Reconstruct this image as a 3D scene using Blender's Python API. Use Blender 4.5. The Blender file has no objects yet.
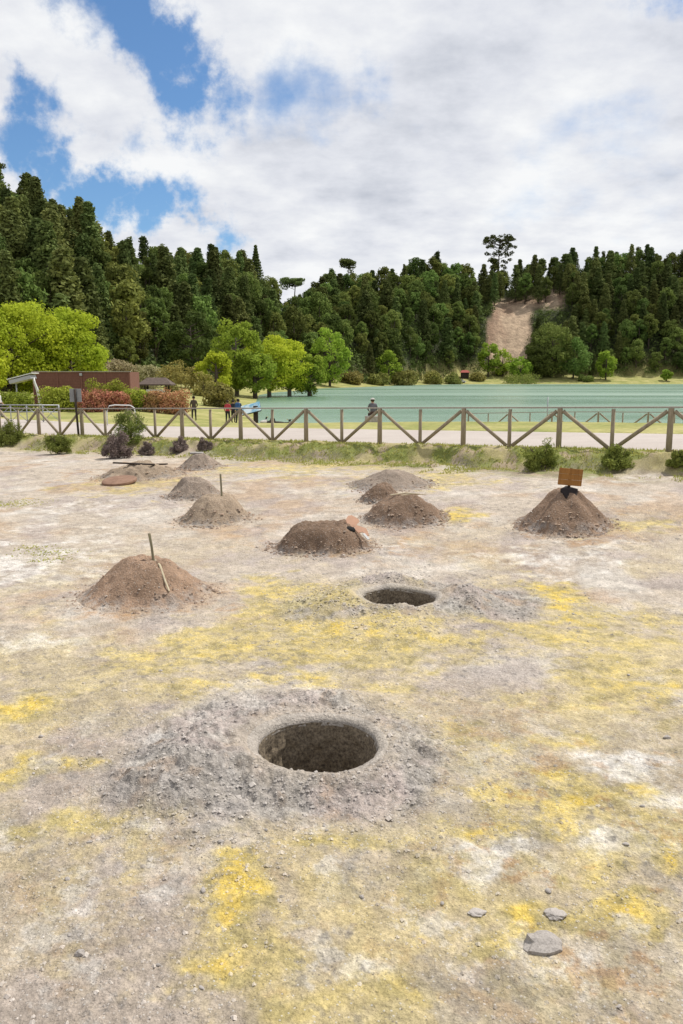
import bpy, bmesh, math, random
import numpy as np
from mathutils import Vector, Matrix
random.seed(7); rng = np.random.default_rng(7)
R = math.radians
S = bpy.context.scene
COL = S.collection
F = 800.0; CX, CY = 341.5, 512.0; PITCH = R(9.7); CP, SP = math.cos(PITCH), math.sin(PITCH)
CAM = np.array([0.0, 0.0, 3.1])

# ------------------------------------------------------------------ noise
def _h(ix, iy, s):
    n = (ix.astype(np.int64)*374761393 + iy.astype(np.int64)*668265263 + s*1442695041) & 0xFFFFFFFF
    n = ((n ^ (n >> 13))*1274126177) & 0xFFFFFFFF
    n = ((n ^ (n >> 16))*2246822519) & 0xFFFFFFFF
    return ((n ^ (n >> 15)) & 0xFFFFFF)/16777215.0
def vn(x, y, s=0):
    x = np.asarray(x, float); y = np.asarray(y, float)
    ix = np.floor(x); iy = np.floor(y); fx = x-ix; fy = y-iy
    fx = fx*fx*fx*(fx*(fx*6-15)+10); fy = fy*fy*fy*(fy*(fy*6-15)+10)
    a = _h(ix, iy, s); b = _h(ix+1, iy, s); c = _h(ix, iy+1, s); d = _h(ix+1, iy+1, s)
    return (a*(1-fx)+b*fx)*(1-fy)+(c*(1-fx)+d*fx)*fy
def fbm(x, y, o=4, s=0, g=.5):
    x = np.asarray(x, float); y = np.asarray(y, float)
    t = 0; a = 1; n = 0
    for i in range(o):
        cs, sn = math.cos(.6*i+.3), math.sin(.6*i+.3)
        t = t + a*vn((x*cs-y*sn)*2**i+17.3*i, (x*sn+y*cs)*2**i-9.1*i, s+i*7); n += a; a *= g
    return t/n
def ss(a, b, x):
    t = np.clip((np.asarray(x, float)-a)/(b-a), 0, 1); return t*t*(3-2*t)

# ------------------------------------------------------------------ terrain
D0 = 21.4
def fpt(n):
    u = (669-66.76*n)/(1+.0782*n); D = D0*(1+.0782*n)
    return np.array([(u-CX)/F*D, D])
FA, FB = fpt(0), fpt(8)
FE = (FB-FA)/np.linalg.norm(FB-FA); MOD = np.linalg.norm(FB-FA)/8
FN = np.array([-FE[1], FE[0]]);
if FN[1] < 0: FN = -FN
def fence_sd(X, Y):
    return (X-FA[0])*FE[0]+(Y-FA[1])*FE[1], (X-FA[0])*FN[0]+(Y-FA[1])*FN[1]
def plateau(s): return np.clip(1.08-.0242*s, .40, 1.35)
LAKE = [(70, 20), (30, 46), (15.5, 53), (6, 55), (-2, 55), (-5.2, 58), (-9.5, 95), (-14.5, 150), (-13.5, 172), (-3, 225), (14, 262), (26, 300),
        (50, 326), (100, 332), (160, 334), (300, 325), (380, 200), (250, 10)]
def lake_sd(X, Y):
    P = LAKE; n = len(P)
    X = np.asarray(X, float); Y = np.asarray(Y, float)
    d = np.full(X.shape, 1e18); c = np.zeros(X.shape, bool)
    for i in range(n):
        ax, ay = P[i]; bx, by = P[(i+1) % n]
        ex, ey = bx-ax, by-ay
        t = np.clip(((X-ax)*ex+(Y-ay)*ey)/(ex*ex+ey*ey), 0, 1)
        d = np.minimum(d, (X-ax-t*ex)**2+(Y-ay-t*ey)**2)
        if ey != 0:
            cond = (ay > Y) != (by > Y)
            c ^= cond & (X < ex*(Y-ay)/ey+ax)
    d = np.sqrt(d)
    return np.where(c, -d, d)
HT = np.array([ # u, base depth, ridge depth, skyline y
 (-900, 200, 300, 250), (-300, 120, 240, 215), (-60, 122, 230, 192), (0, 125, 230, 184), (20, 125, 230, 176), (60, 130, 235, 194), (100, 140, 245, 215), (150, 158, 265, 240),
 (200, 185, 300, 257), (250, 215, 340, 281), (290, 240, 370, 306), (320, 252, 380, 288), (350, 268, 390, 274), (400, 300, 405, 264),
 (430, 338, 412, 258), (465, 352, 425, 270), (500, 355, 432, 277), (530, 357, 432, 268), (560, 358, 432, 258), (620, 358, 432, 250), (683, 358, 432, 252), (1000, 360, 430, 250), (1800, 380, 430, 300)], float)
TREE_H = 17.0
def hill_t(X, Y):
    Yc = np.maximum(Y, 20.0); u = CX+F*X/Yc
    b = np.interp(u, HT[:, 0], HT[:, 1]); r = np.interp(u, HT[:, 0], HT[:, 2]); y = np.interp(u, HT[:, 0], HT[:, 3])
    t = (Y-b)/(r-b)
    zr = 3.1+r*((CY-y)/F*CP-SP)*1.0-TREE_H*.92-np.interp(u, [0, 180, 235, 320, 350, 470, 490, 560, 600], [7.5, 5.5, -4, -3, 3.5, 3.5, -2, -1, 3.0])
    return u, t, np.maximum(zr, 6)
def hole_pts():
    return None
PITS = []     # (x, y, r)
def base_z(X, Y):
    X = np.asarray(X, float); Y = np.asarray(Y, float)
    s, d = fence_sd(X, Y); P = plateau(s); w = -d
    edge = 1.7+1.1*(fbm(X*.45, Y*.45, 3, 3)-.5)
    pre = (P-.45)*(1-ss(1.2, 13, w))
    bank = ss(edge, edge-1.0, w)
    z = pre+(P-pre)*bank
    z = np.where(d > 0, P, z)
    z = z+np.clip(d-22, 0, 140)*.009*ss(-2, -14, X)
    sd = lake_sd(X, Y)
    zs = -.58+np.where(sd > 0, np.minimum(.1*sd, 200), .1*sd)
    z = np.where(d > 6, np.minimum(z, zs), z)
    far = (Y > 200)
    z = np.where(far & (sd > 0), -.58+3.4*ss(0, 28, sd)+np.clip(sd-20, 0, 60)*.03, z)
    z = np.where((Y > 120) & (Y <= 200) & (sd > 0), np.where(sd < 20, np.minimum(z, zs), z), z)
    z = np.maximum(z, -3)
    u, t, zr = hill_t(X, Y)
    tt = np.clip(t, 0, 1)
    prof = np.where(t < 1, tt**.85*(1.25-.25*tt), 1-.12*np.clip(t-1, 0, 4))
    hill = zr*prof*(1+.12*(fbm(X*.03, Y*.03, 3, 9)-.5))
    z = z+np.where((t > 0) & (Y > 60), hill, 0)
    near = ss(34, 14, np.hypot(X, Y))
    z = z+np.where(d < -1, near*(.10*(fbm(X*.5, Y*.5, 3, 21)-.5)), 0)
    return z
def ray(u, v):
    x = (u-CX)/F; y = -(v-CY)/F
    return np.array([x, CP+y*SP, -SP+y*CP])
def hit(u, v, zf=base_z):
    d = ray(u, v); t = np.geomspace(2, 1200, 6000)
    p = CAM[None, :]+t[:, None]*d[None, :]
    below = p[:, 2] < zf(p[:, 0], p[:, 1])
    if not below.any(): return p[-1]
    i = int(np.argmax(below)); return p[i]
def proj(x, y, z):
    dz = z-CAM[2]; D = y*CP-dz*SP; up = y*SP+dz*CP
    return CX+F*x/D, CY-F*up/D, D
H1 = hit(318, 752); H2 = hit(399, 600)
PITS = [(H1[0], H1[1]+.03, .51), (H2[0], H2[1], .515)]
def full_z(X, Y):
    X = np.asarray(X, float); Y = np.asarray(Y, float)
    z = base_z(X, Y)
    # spoil heaps round the two pits
    for k, (hx, hy, r) in enumerate(PITS):
        dx, dy = X-hx, Y-hy; q = np.hypot(dx, dy)
        off = np.hypot(dx+(.45 if k == 0 else -.1), dy+.25)
        lum = fbm(X*2.2, Y*2.2, 4, 31+k)
        z = z+ss(1.9 if k == 0 else 1.9, .35, off)*(.07+.20*(lum-.45))*ss(r*.9, r+.18, q)
        z = z+.045*np.exp(-((q-r-.12)/.25)**2)
        if k == 0:   # ridge of thrown out gravel behind and left of the pit
            z = z+.10*np.exp(-((dx-.25)/.45)**2-((dy-1.0)/.22)**2)+.13*np.exp(-((dx+1.05)/.32)**2-((dy+.35)/.5)**2)
        else:
            z = z+.16*np.exp(-((dx-.95)/.30)**2-((dy+.1)/.5)**2)+.10*np.exp(-((dx+.95)/.35)**2-((dy+.35)/.5)**2)+.12*np.exp(-((dx+.15)/.5)**2-((dy-.85)/.22)**2)
    rr = np.hypot(X, Y); s, d = fence_sd(X, Y)
    m = np.where(d < -.3, ss(30, 9, rr), 0)
    g = gravel_mask(X, Y)
    for (hx, hy, r) in PITS: m = m*(.12+.88*ss(r+.03, r+.22, np.hypot(X-hx, Y-hy)))
    z = z+m*((fbm(X*5, Y*5, 3, 41)-.5)*(.022+.060*g)+(fbm(X*19, Y*19, 2, 43)-.5)*(.016+.040*g))
    bk = ss(3.2, .8, -d)*np.where(d < .1, 1, 0)
    z = z+bk*(fbm(X*2.5, Y*2.5, 3, 47)-.5)*.28*ss(0, -.5, d)
    return z
def gravel_mask(X, Y):
    g = np.zeros(np.shape(X))
    for k, (hx, hy, r) in enumerate(PITS):
        dx, dy = X-hx, Y-hy
        wob = 1+.5*(fbm(X*1.6, Y*1.6, 3, 51+k)-.5)
        if k == 0: q = np.hypot((dx+.30)/1.38, (dy+.05)/1.12)*wob
        else: q = np.minimum(np.minimum(np.hypot((dx-1.1)/.95, (dy+.1)/.85), np.hypot((dx)/.85, (dy-.2)/.95)), np.hypot((dx+1.0)/.7, (dy+.3)/.75))*wob
        g = np.maximum(g, ss(1.15, .8, q))
    return g
# ------------------------------------------------------------------ ground colour (real mineral staining)
PALE = np.array([.435, .372, .305]); TAN = np.array([.385, .318, .208]); WHITE = np.array([.57, .54, .50]); YEL = np.array([.49, .395, .165])
SYEL = np.array([.56, .395, .055]); GREY = np.array([.29, .268, .25]); RUST = np.array([.27, .155, .07]); OLIVE = np.array([.27, .23, .11]); MAUVE = np.array([.345, .295, .275])
YP = [(300,650,100,26,.75),(225,640,60,16,.6),(330,612,60,20,.8),(270,600,30,18,.6),(420,640,60,14,.6),(552,600,24,17,.95),(530,632,60,10,.55),(640,680,60,13,.7),(585,660,60,10,.5),
 (22,705,34,13,.8),(15,770,16,14,.8),(68,766,32,8,.8),(238,885,26,26,.95),(212,965,30,26,.8),(600,798,46,13,1),(555,775,36,14,.8),(520,800,50,14,.6),(515,838,60,12,.8),(640,903,56,18,.9),
 (674,858,16,11,1.1),(400,985,30,20,.7),(530,915,42,15,1),(470,740,50,12,.55),(560,700,70,10,.35),(300,468,90,6,.5),(430,478,70,8,.45),(640,525,50,7,.5),(460,515,18,5,.8),(650,620,50,8,.5),
 (150,660,50,14,.5),(190,690,60,10,.45),(35,830,20,13,.6),(400,690,60,10,.45),(580,820,70,40,.55),(240,930,50,60,.5),(330,1000,80,20,.4),(440,880,50,30,.4),(120,820,60,14,.4),(350,845,60,8,.5),(140,485,60,8,.4),(180,640,30,8,.5),(600,640,80,7,.45),(490,940,22,16,.6),(425,1000,30,14,.5),(560,740,40,8,.5),(400,655,90,10,.5),(660,720,30,8,.3)]
WP = [(478,862,34,24,1),(522,850,26,12,.8),(640,770,50,22,.9),(655,800,36,14,.7),(424,882,14,11,.9),(372,968,36,22,.8),(620,845,50,14,.7),(550,865,20,12,.5),(30,560,110,46,.55),(20,640,90,14,.6),(560,555,110,12,.55),
 (580,575,80,14,.5),(250,455,160,5,.3),(620,478,80,7,.5),(175,742,34,7,.8),(225,975,26,16,.7),(480,975,40,18,.5),(300,975,40,12,.3),(620,715,60,10,.4),(150,832,30,9,.6),(370,650,40,6,.3),(60,510,80,12,.4),(470,700,50,8,.3)]
GP = [(270,905,30,10,.5),(345,895,18,10,.9),(300,965,22,16,.7),(620,730,60,10,.4),(70,660,70,12,.4),(190,800,40,14,.5)]
TP = [(508,876,27,15,1.3),(260,800,170,40,.5),(110,860,110,50,.9),(330,930,120,50,.8),(60,960,70,60,.6),(460,800,60,40,.7),(440,720,90,14,.5),(110,700,80,12,.4),(600,610,70,14,.4)]
RP = [(470,965,36,26,.7),(500,1000,60,24,.6),(640,985,40,30,.5),(580,940,60,16,.35),(70,930,40,20,.25),(610,520,60,9,.5),(510,560,40,6,.3),(350,548,70,12,.6),(575,536,70,9,.7),(408,524,60,8,.5),(145,606,90,12,.6),(120,476,60,10,.6),(200,470,40,6,.5),(280,540,60,12,.4),(120,600,70,14,.35),(215,525,60,10,.4),(140,478,70,10,.5)]
MP = [(320,965,50,25,.6),(430,985,30,20,.5),(60,900,50,30,.35),(350,780,90,20,.5),(600,880,50,10,.4),(200,560,90,24,.35),(450,545,80,10,.4),(60,740,60,12,.5),(130,720,60,9,.4)]
def _prep(L):
    out = []
    for (u, v, ru, rv, a) in L:
        c = hit(u, v); e = hit(u+ru, v); n1 = hit(u, v-rv*.8); n2 = hit(u, v+rv*.8)
        out.append((c[0], c[1], abs(e[0]-c[0]), abs(n1[1]-n2[1])/1.6, a))
    return out
PATCH = {k: _prep(v) for k, v in dict(y=YP, w=WP, g=GP, t=TP, r=RP, m=MP).items()}
def pmask(key, X, Y, wx, wy):
    m = np.zeros(np.shape(X))
    for (x, y, rx, ry, a) in PATCH[key]:
        sel = (np.abs(X-x) < rx*3) & (np.abs(Y-y) < ry*3)
        if not sel.any(): continue
        sc = min(rx, ry)
        q = ((X[sel]-x+wx[sel]*rx)/rx)**2+((Y[sel]-y+wy[sel]*ry)/ry)**2
        m[sel] = np.maximum(m[sel], a*np.exp(-q*.9))
    return m
def mixc(c, col, m): return c+(col[None, :]-c)*m[:, None]
def ground_color(X, Y):
    X = np.asarray(X, float).ravel(); Y = np.asarray(Y, float).ravel()
    wx = (fbm(X*1.1, Y*1.3, 6, 61, .68)-.5)*3.0+(fbm(X*3.6, Y*4.2, 4, 62, .6)-.5)*2.4; wy = (fbm(X*1.1, Y*1.3, 6, 67, .68)-.5)*4.2+(fbm(X*3.6, Y*4.2, 4, 68, .6)-.5)*2.8
    det = fbm(X*3.2, Y*3.2, 5, 71, .62); fine = fbm(X*16, Y*16, 3, 73, .6); mid = fbm(X*1.1, Y*.9, 4, 75)
    c = np.repeat(PALE[None, :], len(X), 0)
    nearw = ss(10.5, 5.5, Y)*(.45+.9*(mid-.35))
    c = mixc(c, TAN, np.clip(nearw, 0, .8))
    c = mixc(c, WHITE, np.clip(ss(.52, .75, fbm(X*.9, Y*.7, 6, 81, .6))*.45, 0, 1))
    c = mixc(c, RUST*1.25, .38*ss(.50, .70, fbm(X*.6+3, Y*.6, 5, 82, .6))*ss(5, 9, Y))
    c = mixc(c, MAUVE, np.clip(ss(.52, .72, fbm(X*1.4, Y*1.0, 4, 83))*.6, 0, 1))
    br = fbm(X*6, Y*6, 5, 79, .7)
    def th(m, lo=.30, hi=.62, k=1.5):
        return ss(lo-.06, hi+.12, m*(.42+k*(det-.14)+.8*(br-.42))+.22*(fine-.5)*(m > .03))
    c = mixc(c, TAN, .85*th(pmask('t', X, Y, wx, wy), .2, .6))
    c = mixc(c, MAUVE, .8*th(pmask('m', X, Y, wx, wy), .15, .5))
    c = mixc(c, GREY, .7*th(pmask('g', X, Y, wx, wy), .25, .6))
    c = mixc(c, RUST*1.1, .7*th(pmask('r', X, Y, wx, wy), .22, .62, 1.2))
    c = mixc(c, WHITE, .9*th(pmask('w', X, Y, wx*.55, wy*.55)))
    ym = pmask('y', X, Y, wx*.8, wy*.8)
    # faint sulphur film in the open ground
    film = ss(.44, .66, fbm(X*.8+5, Y*.7, 6, 91, .68))*ss(18, 9, Y)*.45*(.5+.5*ss(.35, .6, det))
    c = mixc(c, YEL*.95, film)
    c = mixc(c, YEL*.96, .55*ss(.03, .5, ym*(.6+det))); c = mixc(c, YEL, .68*th(ym, .18, .56)); c = mixc(c, SYEL, .62*th(ym, .48, .90))
    nr = ss(8.5, 5, Y)
    c = mixc(c, WHITE*.95, nr*.5*ss(.60, .72, fbm(X*3.3+8, Y*3.3, 6, 141, .65)))
    c = mixc(c, RUST*1.25, nr*.55*ss(.60, .70, fbm(X*4.1+2, Y*4.1, 6, 143, .68))*(.35+.65*ss(.2, 1.2, X)))
    c = mixc(c, GREY*.95, nr*.4*ss(.60, .70, fbm(X*3.7+4, Y*3.7, 6, 145, .68)))
    c = mixc(c, OLIVE*1.35, nr*.35*ss(.52, .68, fbm(X*1.9+9, Y*1.9, 6, 147, .68)))
    # speckled olive lichen inside the yellow
    c = mixc(c, OLIVE, .55*ss(.08, .35, ym)*ss(.56, .68, fbm(X*9, Y*9, 3, 93)))
    c = mixc(c, GREY*.62, .55*ss(.66, .74, fbm(X*14, Y*14, 3, 88, .6))*ss(.45, .6, mid))
    g = gravel_mask(X, Y)
    gc = np.repeat((GREY*1.15)[None, :], len(X), 0)
    gc = mixc(gc, MAUVE*1.1, ss(.4, .65, fbm(X*2, Y*2, 3, 95))); gc = mixc(gc, WHITE*.9, .6*ss(.55, .75, fbm(X*2.5, Y*2.5, 4, 97)))
    gc = mixc(gc, RUST*1.3, .35*ss(.62, .75, fbm(X*4, Y*4, 3, 98))); gc = mixc(gc, GREY*.5, .6*ss(.52, .66, fbm(X*11, Y*11, 4, 100, .65)))
    gc = mixc(gc, OLIVE*1.5, .7*ss(.46, .6, fbm(X*1.7, Y*1.7, 4, 102))*ss(8.5, 9.5, Y)*(X < H2[0]+.5))
    gc = mixc(gc, YEL*.85, .6*ss(.44, .58, fbm(X*2.1+4, Y*2.1, 4, 104))*ss(8.5, 9.5, Y)*(X < H2[0]+.4))
    for (hx, hy, pr) in PITS:
        qq = np.hypot(X-hx, Y-hy)-pr; gc = mixc(gc, PALE*.92, .75*ss(.34, .08, qq+.25*(br-.5)))
    c = c+(gc-c)*(g*.85)[:, None]
    c = c*(1+.40*(fine-.5)+.50*(det-.5)+.35*(br-.5))[:, None]
    s, d = fence_sd(X, Y)
    e = ss(3.4, 1.0, -d+2.0*(fbm(X*.8, Y*.8, 4, 99)-.5))
    grass = np.array([.19, .21, .055]); dry = np.array([.36, .31, .15]); soil = np.array([.34, .27, .18])
    bc = np.repeat(dry[None, :], len(X), 0); bc = mixc(bc, grass, ss(.38, .58, fbm(X*1.2, Y*1.2, 4, 101))); bc = mixc(bc, soil, ss(.55, .68, fbm(X*1.9, Y*1.9, 4, 103)))
    bc = mixc(bc, soil*.55, .8*ss(.25, .6, e)*ss(.98, .7, e)*ss(.45, .6, fbm(X*1.5, Y*1.5, 3, 107)))
    c = c+(bc-c)*e[:, None]
    return np.clip(c, .01, .9)

# ------------------------------------------------------------------ helpers
def tag(o, label=None, cat=None, group=None, kind=None):
    if label: o['label'] = label
    if cat: o['category'] = cat
    if group: o['group'] = group
    if kind: o['kind'] = kind
    return o
def npmesh(name, V, Q, mat=None, smooth=True, cols=None):
    V = np.ascontiguousarray(V, np.float32); Q = np.ascontiguousarray(Q, np.int32); k = Q.shape[1]
    me = bpy.data.meshes.new(name)
    me.vertices.add(len(V)); me.vertices.foreach_set('co', V.ravel())
    me.loops.add(Q.size); me.loops.foreach_set('vertex_index', Q.ravel())
    me.polygons.add(len(Q)); me.polygons.foreach_set('loop_start', np.arange(0, Q.size, k, dtype=np.int32))
    me.polygons.foreach_set('loop_total', np.full(len(Q), k, np.int32))
    me.polygons.foreach_set('use_smooth', np.full(len(Q), smooth, bool))
    me.update(calc_edges=True); me.validate()
    if cols is not None:
        a = me.color_attributes.new('Col', 'FLOAT_COLOR', 'POINT')
        cc = np.ones((len(V), 4), np.float32); cc[:, :3] = cols
        a.data.foreach_set('color', cc.ravel())
    if mat: me.materials.append(mat)
    return me
def link(name, me, parent=None, loc=None):
    o = bpy.data.objects.new(name, me); COL.objects.link(o)
    if parent is not None: o.parent = parent
    if loc is not None: o.location = loc
    return o
def empty(name, loc, rz=0):
    o = bpy.data.objects.new(name, None); COL.objects.link(o); o.location = [float(q) for q in loc]; o.rotation_euler.z = rz
    o.empty_display_size = .3
    return o
def zt(x, y): return float(full_z(np.array([x]), np.array([y]))[0])
class MB:
    def __init__(s): s.bm = bmesh.new()
    def box(s, c, d, rot=None, bev=0):
        m = Matrix.Translation(c)
        if rot is not None: m = m @ rot
        m = m @ Matrix.Diagonal((d[0], d[1], d[2], 1))
        r = bmesh.ops.create_cube(s.bm, size=1, matrix=m)
        if bev:
            es = list({e for v in r['verts'] for e in v.link_edges})
            bmesh.ops.bevel(s.bm, geom=es, offset=bev, segments=2, affect='EDGES', profile=.5)
        return s
    def bar(s, a, b, w, h=None, bev=0):
        a = Vector(a); b = Vector(b); q = (b-a).to_track_quat('Z', 'Y').to_matrix().to_4x4()
        return s.box((a+b)/2, (w, h or w, (b-a).length), q, bev)
    def tube(s, pts, rads, n=10, cap=True, wob=0):
        pts = [Vector(p) for p in pts]
        if not hasattr(rads, '__len__'): rads = [rads]*len(pts)
        rings = []
        for i, p in enumerate(pts):
            t = (pts[min(i+1, len(pts)-1)]-pts[max(i-1, 0)]).normalized()
            up = Vector((0, 0, 1)) if abs(t.z) < .9 else Vector((1, 0, 0))
            x = t.cross(up).normalized(); y = t.cross(x)
            rings.append([s.bm.verts.new(p+(x*math.cos(2*math.pi*k/n)+y*math.sin(2*math.pi*k/n))*rads[i]*(1+wob*(random.random()-.5))) for k in range(n)])
        for a, b in zip(rings, rings[1:]):
            for k in range(n): s.bm.faces.new((a[k], a[(k+1) % n], b[(k+1) % n], b[k]))
        if cap: s.bm.faces.new(rings[0][::-1]); s.bm.faces.new(rings[-1])
        return s
    def ball(s, c, r, seg=14, rot=None):
        m = Matrix.Translation(c)
        if rot is not None: m = m @ rot
        m = m @ Matrix.Diagonal((r[0], r[1], r[2], 1))
        bmesh.ops.create_uvsphere(s.bm, u_segments=seg, v_segments=seg*2//3, radius=1, matrix=m); return s
    def build(s, name, mat, parent=None, smooth=False, loc=None):
        bmesh.ops.recalc_face_normals(s.bm, faces=s.bm.faces)
        me = bpy.data.meshes.new(name); s.bm.to_mesh(me); s.bm.free()
        for p in me.polygons: p.use_smooth = smooth
        for m in (mat if isinstance(mat, (list, tuple)) else [mat]): me.materials.append(m)
        return link(name, me, parent, loc)

# ------------------------------------------------------------------ materials
def newmat(name):
    m = bpy.data.materials.new(name); m.use_nodes = True; nt = m.node_tree
    b = nt.nodes['Principled BSDF']; b.inputs['Roughness'].default_value = .85; b.inputs['Specular IOR Level'].default_value = .25
    return m, nt, b
def N(nt, t, **k):
    n = nt.nodes.new(t)
    for a, v in k.items():
        if a in n.inputs.keys(): n.inputs[a].default_value = v
        else: setattr(n, a, v)
    return n
def noise(nt, vec, scale, detail=4, rough=.55):
    n = N(nt, 'ShaderNodeTexNoise'); n.inputs['Scale'].default_value = scale; n.inputs['Detail'].default_value = detail; n.inputs['Roughness'].default_value = rough
    if vec is not None: nt.links.new(vec, n.inputs['Vector'])
    return n.outputs['Fac']
def mathn(nt, op, a, b=None, c=None, clamp=False):
    n = N(nt, 'ShaderNodeMath', operation=op, use_clamp=clamp)
    for i, v in enumerate((a, b, c)):
        if v is None: continue
        if isinstance(v, (int, float)): n.inputs[i].default_value = v
        else: nt.links.new(v, n.inputs[i])
    return n.outputs[0]
def ramp(nt, fac, stops):
    r = N(nt, 'ShaderNodeValToRGB'); e = r.color_ramp.elements
    while len(e) < len(stops): e.new(.5)
    for x, (p, c) in zip(e, stops): x.position = p; x.color = (*c, 1)
    nt.links.new(fac, r.inputs[0]); return r.outputs[0]
def mapr(nt, v, a, b, c=0, d=1, smooth=False):
    n = N(nt, 'ShaderNodeMapRange')
    if smooth: n.interpolation_type = 'SMOOTHSTEP'
    for i, x in ((1, a), (2, b), (3, c), (4, d)): n.inputs[i].default_value = x
    nt.links.new(v, n.inputs[0]); return n.outputs[0]
def mixrgb(nt, fac, a, b, mode='MIX'):
    n = N(nt, 'ShaderNodeMix', data_type='RGBA', blend_type=mode)
    for i, v in ((0, fac), (6, a), (7, b)):
        if isinstance(v, (int, float)): n.inputs[i].default_value = v
        elif isinstance(v, tuple): n.inputs[i].default_value = (*v, 1)
        else: nt.links.new(v, n.inputs[i])
    return n.outputs[2]
def bump(nt, b, h, strength=.5, dist=.02):
    n = N(nt, 'ShaderNodeBump'); n.inputs['Strength'].default_value = strength; n.inputs['Distance'].default_value = dist
    nt.links.new(h, n.inputs['Height']); nt.links.new(n.outputs[0], b.inputs['Normal']); return n
def pos(nt): return N(nt, 'ShaderNodeNewGeometry').outputs['Position']
def objc(nt): return N(nt, 'ShaderNodeTexCoord').outputs['Object']
def simple(name, c1, c2=None, scale=8, rough=.85, bumpd=.003, spec=.25, metal=0, rnd=0):
    m, nt, b = newmat(name); c2 = c2 or tuple(x*.7 for x in c1)
    f = noise(nt, objc(nt), scale, 5, .65)
    c = ramp(nt, f, [(.3, c2), (.7, c1)])
    if rnd:
        oi = N(nt, 'ShaderNodeObjectInfo').outputs['Random']
        h = N(nt, 'ShaderNodeHueSaturation'); nt.links.new(c, h.inputs['Color']); nt.links.new(mapr(nt, oi, 0, 1, 1-rnd, 1+rnd), h.inputs['Value']); c = h.outputs[0]
    nt.links.new(c, b.inputs['Base Color'])
    b.inputs['Roughness'].default_value = rough; b.inputs['Specular IOR Level'].default_value = spec; b.inputs['Metallic'].default_value = metal
    if bumpd: bump(nt, b, noise(nt, objc(nt), scale*3, 4), .6, bumpd)
    return m
def ground_mat(name='mineral_ground'):
    m, nt, b = newmat(name); p = pos(nt)
    at = N(nt, 'ShaderNodeAttribute', attribute_name='Col').outputs['Color']
    v = N(nt, 'ShaderNodeTexVoronoi'); v.inputs['Scale'].default_value = 60; nt.links.new(p, v.inputs['Vector'])
    v2 = N(nt, 'ShaderNodeTexVoronoi'); v2.inputs['Scale'].default_value = 26; nt.links.new(p, v2.inputs['Vector'])
    n1 = noise(nt, p, 38, 6, .7); n2 = noise(nt, p, 7, 5, .7); n3 = noise(nt, p, 110, 3, .6)
    sp = mapr(nt, n1, .3, .72, .66, 1.30); c = mixrgb(nt, 1.0, at, sp, 'MULTIPLY')
    sp2 = mapr(nt, n2, .3, .7, .84, 1.14); c = mixrgb(nt, 1.0, c, sp2, 'MULTIPLY')
    sp3 = mapr(nt, n3, .3, .7, .85, 1.15); c = mixrgb(nt, 1.0, c, sp3, 'MULTIPLY')
    # scattered grains: some cells pale, some dark
    sep = N(nt, 'ShaderNodeSeparateColor'); nt.links.new(v.outputs['Color'], sep.inputs[0])
    dark = mathn(nt, 'MULTIPLY', mathn(nt, 'GREATER_THAN', sep.outputs[0], .90), mapr(nt, v.outputs['Distance'], .25, .45, 1, 0))
    dark = mathn(nt, 'MULTIPLY', dark, mapr(nt, noise(nt, p, 1.7, 3), .42, .6, 0, .75))
    c = mixrgb(nt, dark, c, (.13, .115, .105))
    lite = mathn(nt, 'MULTIPLY', mathn(nt, 'GREATER_THAN', sep.outputs[1], .92), mapr(nt, v.outputs['Distance'], .25, .45, .6, 0))
    c = mixrgb(nt, lite, c, (.55, .53, .5))
    nt.links.new(c, b.inputs['Base Color']); b.inputs['Roughness'].default_value = .95; b.inputs['Specular IOR Level'].default_value = .15
    h = mathn(nt, 'ADD', mathn(nt, 'MULTIPLY', n1, 1.0), mathn(nt, 'MULTIPLY', mapr(nt, v2.outputs['Distance'], 0, .6, 1, 0), .35))
    h = mathn(nt, 'ADD', h, mathn(nt, 'MULTIPLY', mapr(nt, v.outputs['Distance'], 0, .6, 1, 0), .25))
    bump(nt, b, h, .9, .022)
    return m
M = {}
M['ground'] = ground_mat()
def grass_mat():
    m, nt, b = newmat('meadow_grass'); p = pos(nt)
    f = noise(nt, p, .25, 6, .65); f2 = noise(nt, p, 3, 5, .7)
    c = ramp(nt, f, [(.30, (.16, .185, .045)), (.5, (.27, .26, .085)), (.68, (.38, .34, .15))])
    c = mixrgb(nt, 1.0, c, mapr(nt, f2, .3, .7, .7, 1.3), 'MULTIPLY')
    nt.links.new(c, b.inputs['Base Color']); b.inputs['Roughness'].default_value = .95
    bump(nt, b, noise(nt, p, 12, 4), .7, .05); return m
M['grass'] = grass_mat()
def path_mat():
    m, nt, b = newmat('gravel_path'); p = pos(nt)
    c = ramp(nt, noise(nt, p, .5, 6, .65), [(.3, (.36, .315, .285)), (.7, (.43, .385, .35))])
    c = mixrgb(nt, 1.0, c, mapr(nt, noise(nt, p, 25, 4, .7), .3, .7, .85, 1.12), 'MULTIPLY')
    nt.links.new(c, b.inputs['Base Color']); b.inputs['Roughness'].default_value = .95
    bump(nt, b, noise(nt, p, 30, 4), .5, .01); return m
M['path'] = path_mat()
def hill_mat():
    m, nt, b = newmat('hillside_earth'); p = pos(nt)
    at = N(nt, 'ShaderNodeAttribute', attribute_name='Col').outputs['Color']
    mp = N(nt, 'ShaderNodeMapping'); nt.links.new(p, mp.inputs[0]); mp.inputs['Scale'].default_value = (1, 1, .35)
    n = noise(nt, mp.outputs[0], .35, 8, .7)
    c = mixrgb(nt, 1.0, at, mapr(nt, n, .3, .7, .6, 1.35), 'MULTIPLY')
    nt.links.new(c, b.inputs['Base Color']); b.inputs['Roughness'].default_value = .95
    bump(nt, b, n, 1, 1.5); return m
M['hill'] = hill_mat()
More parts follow.
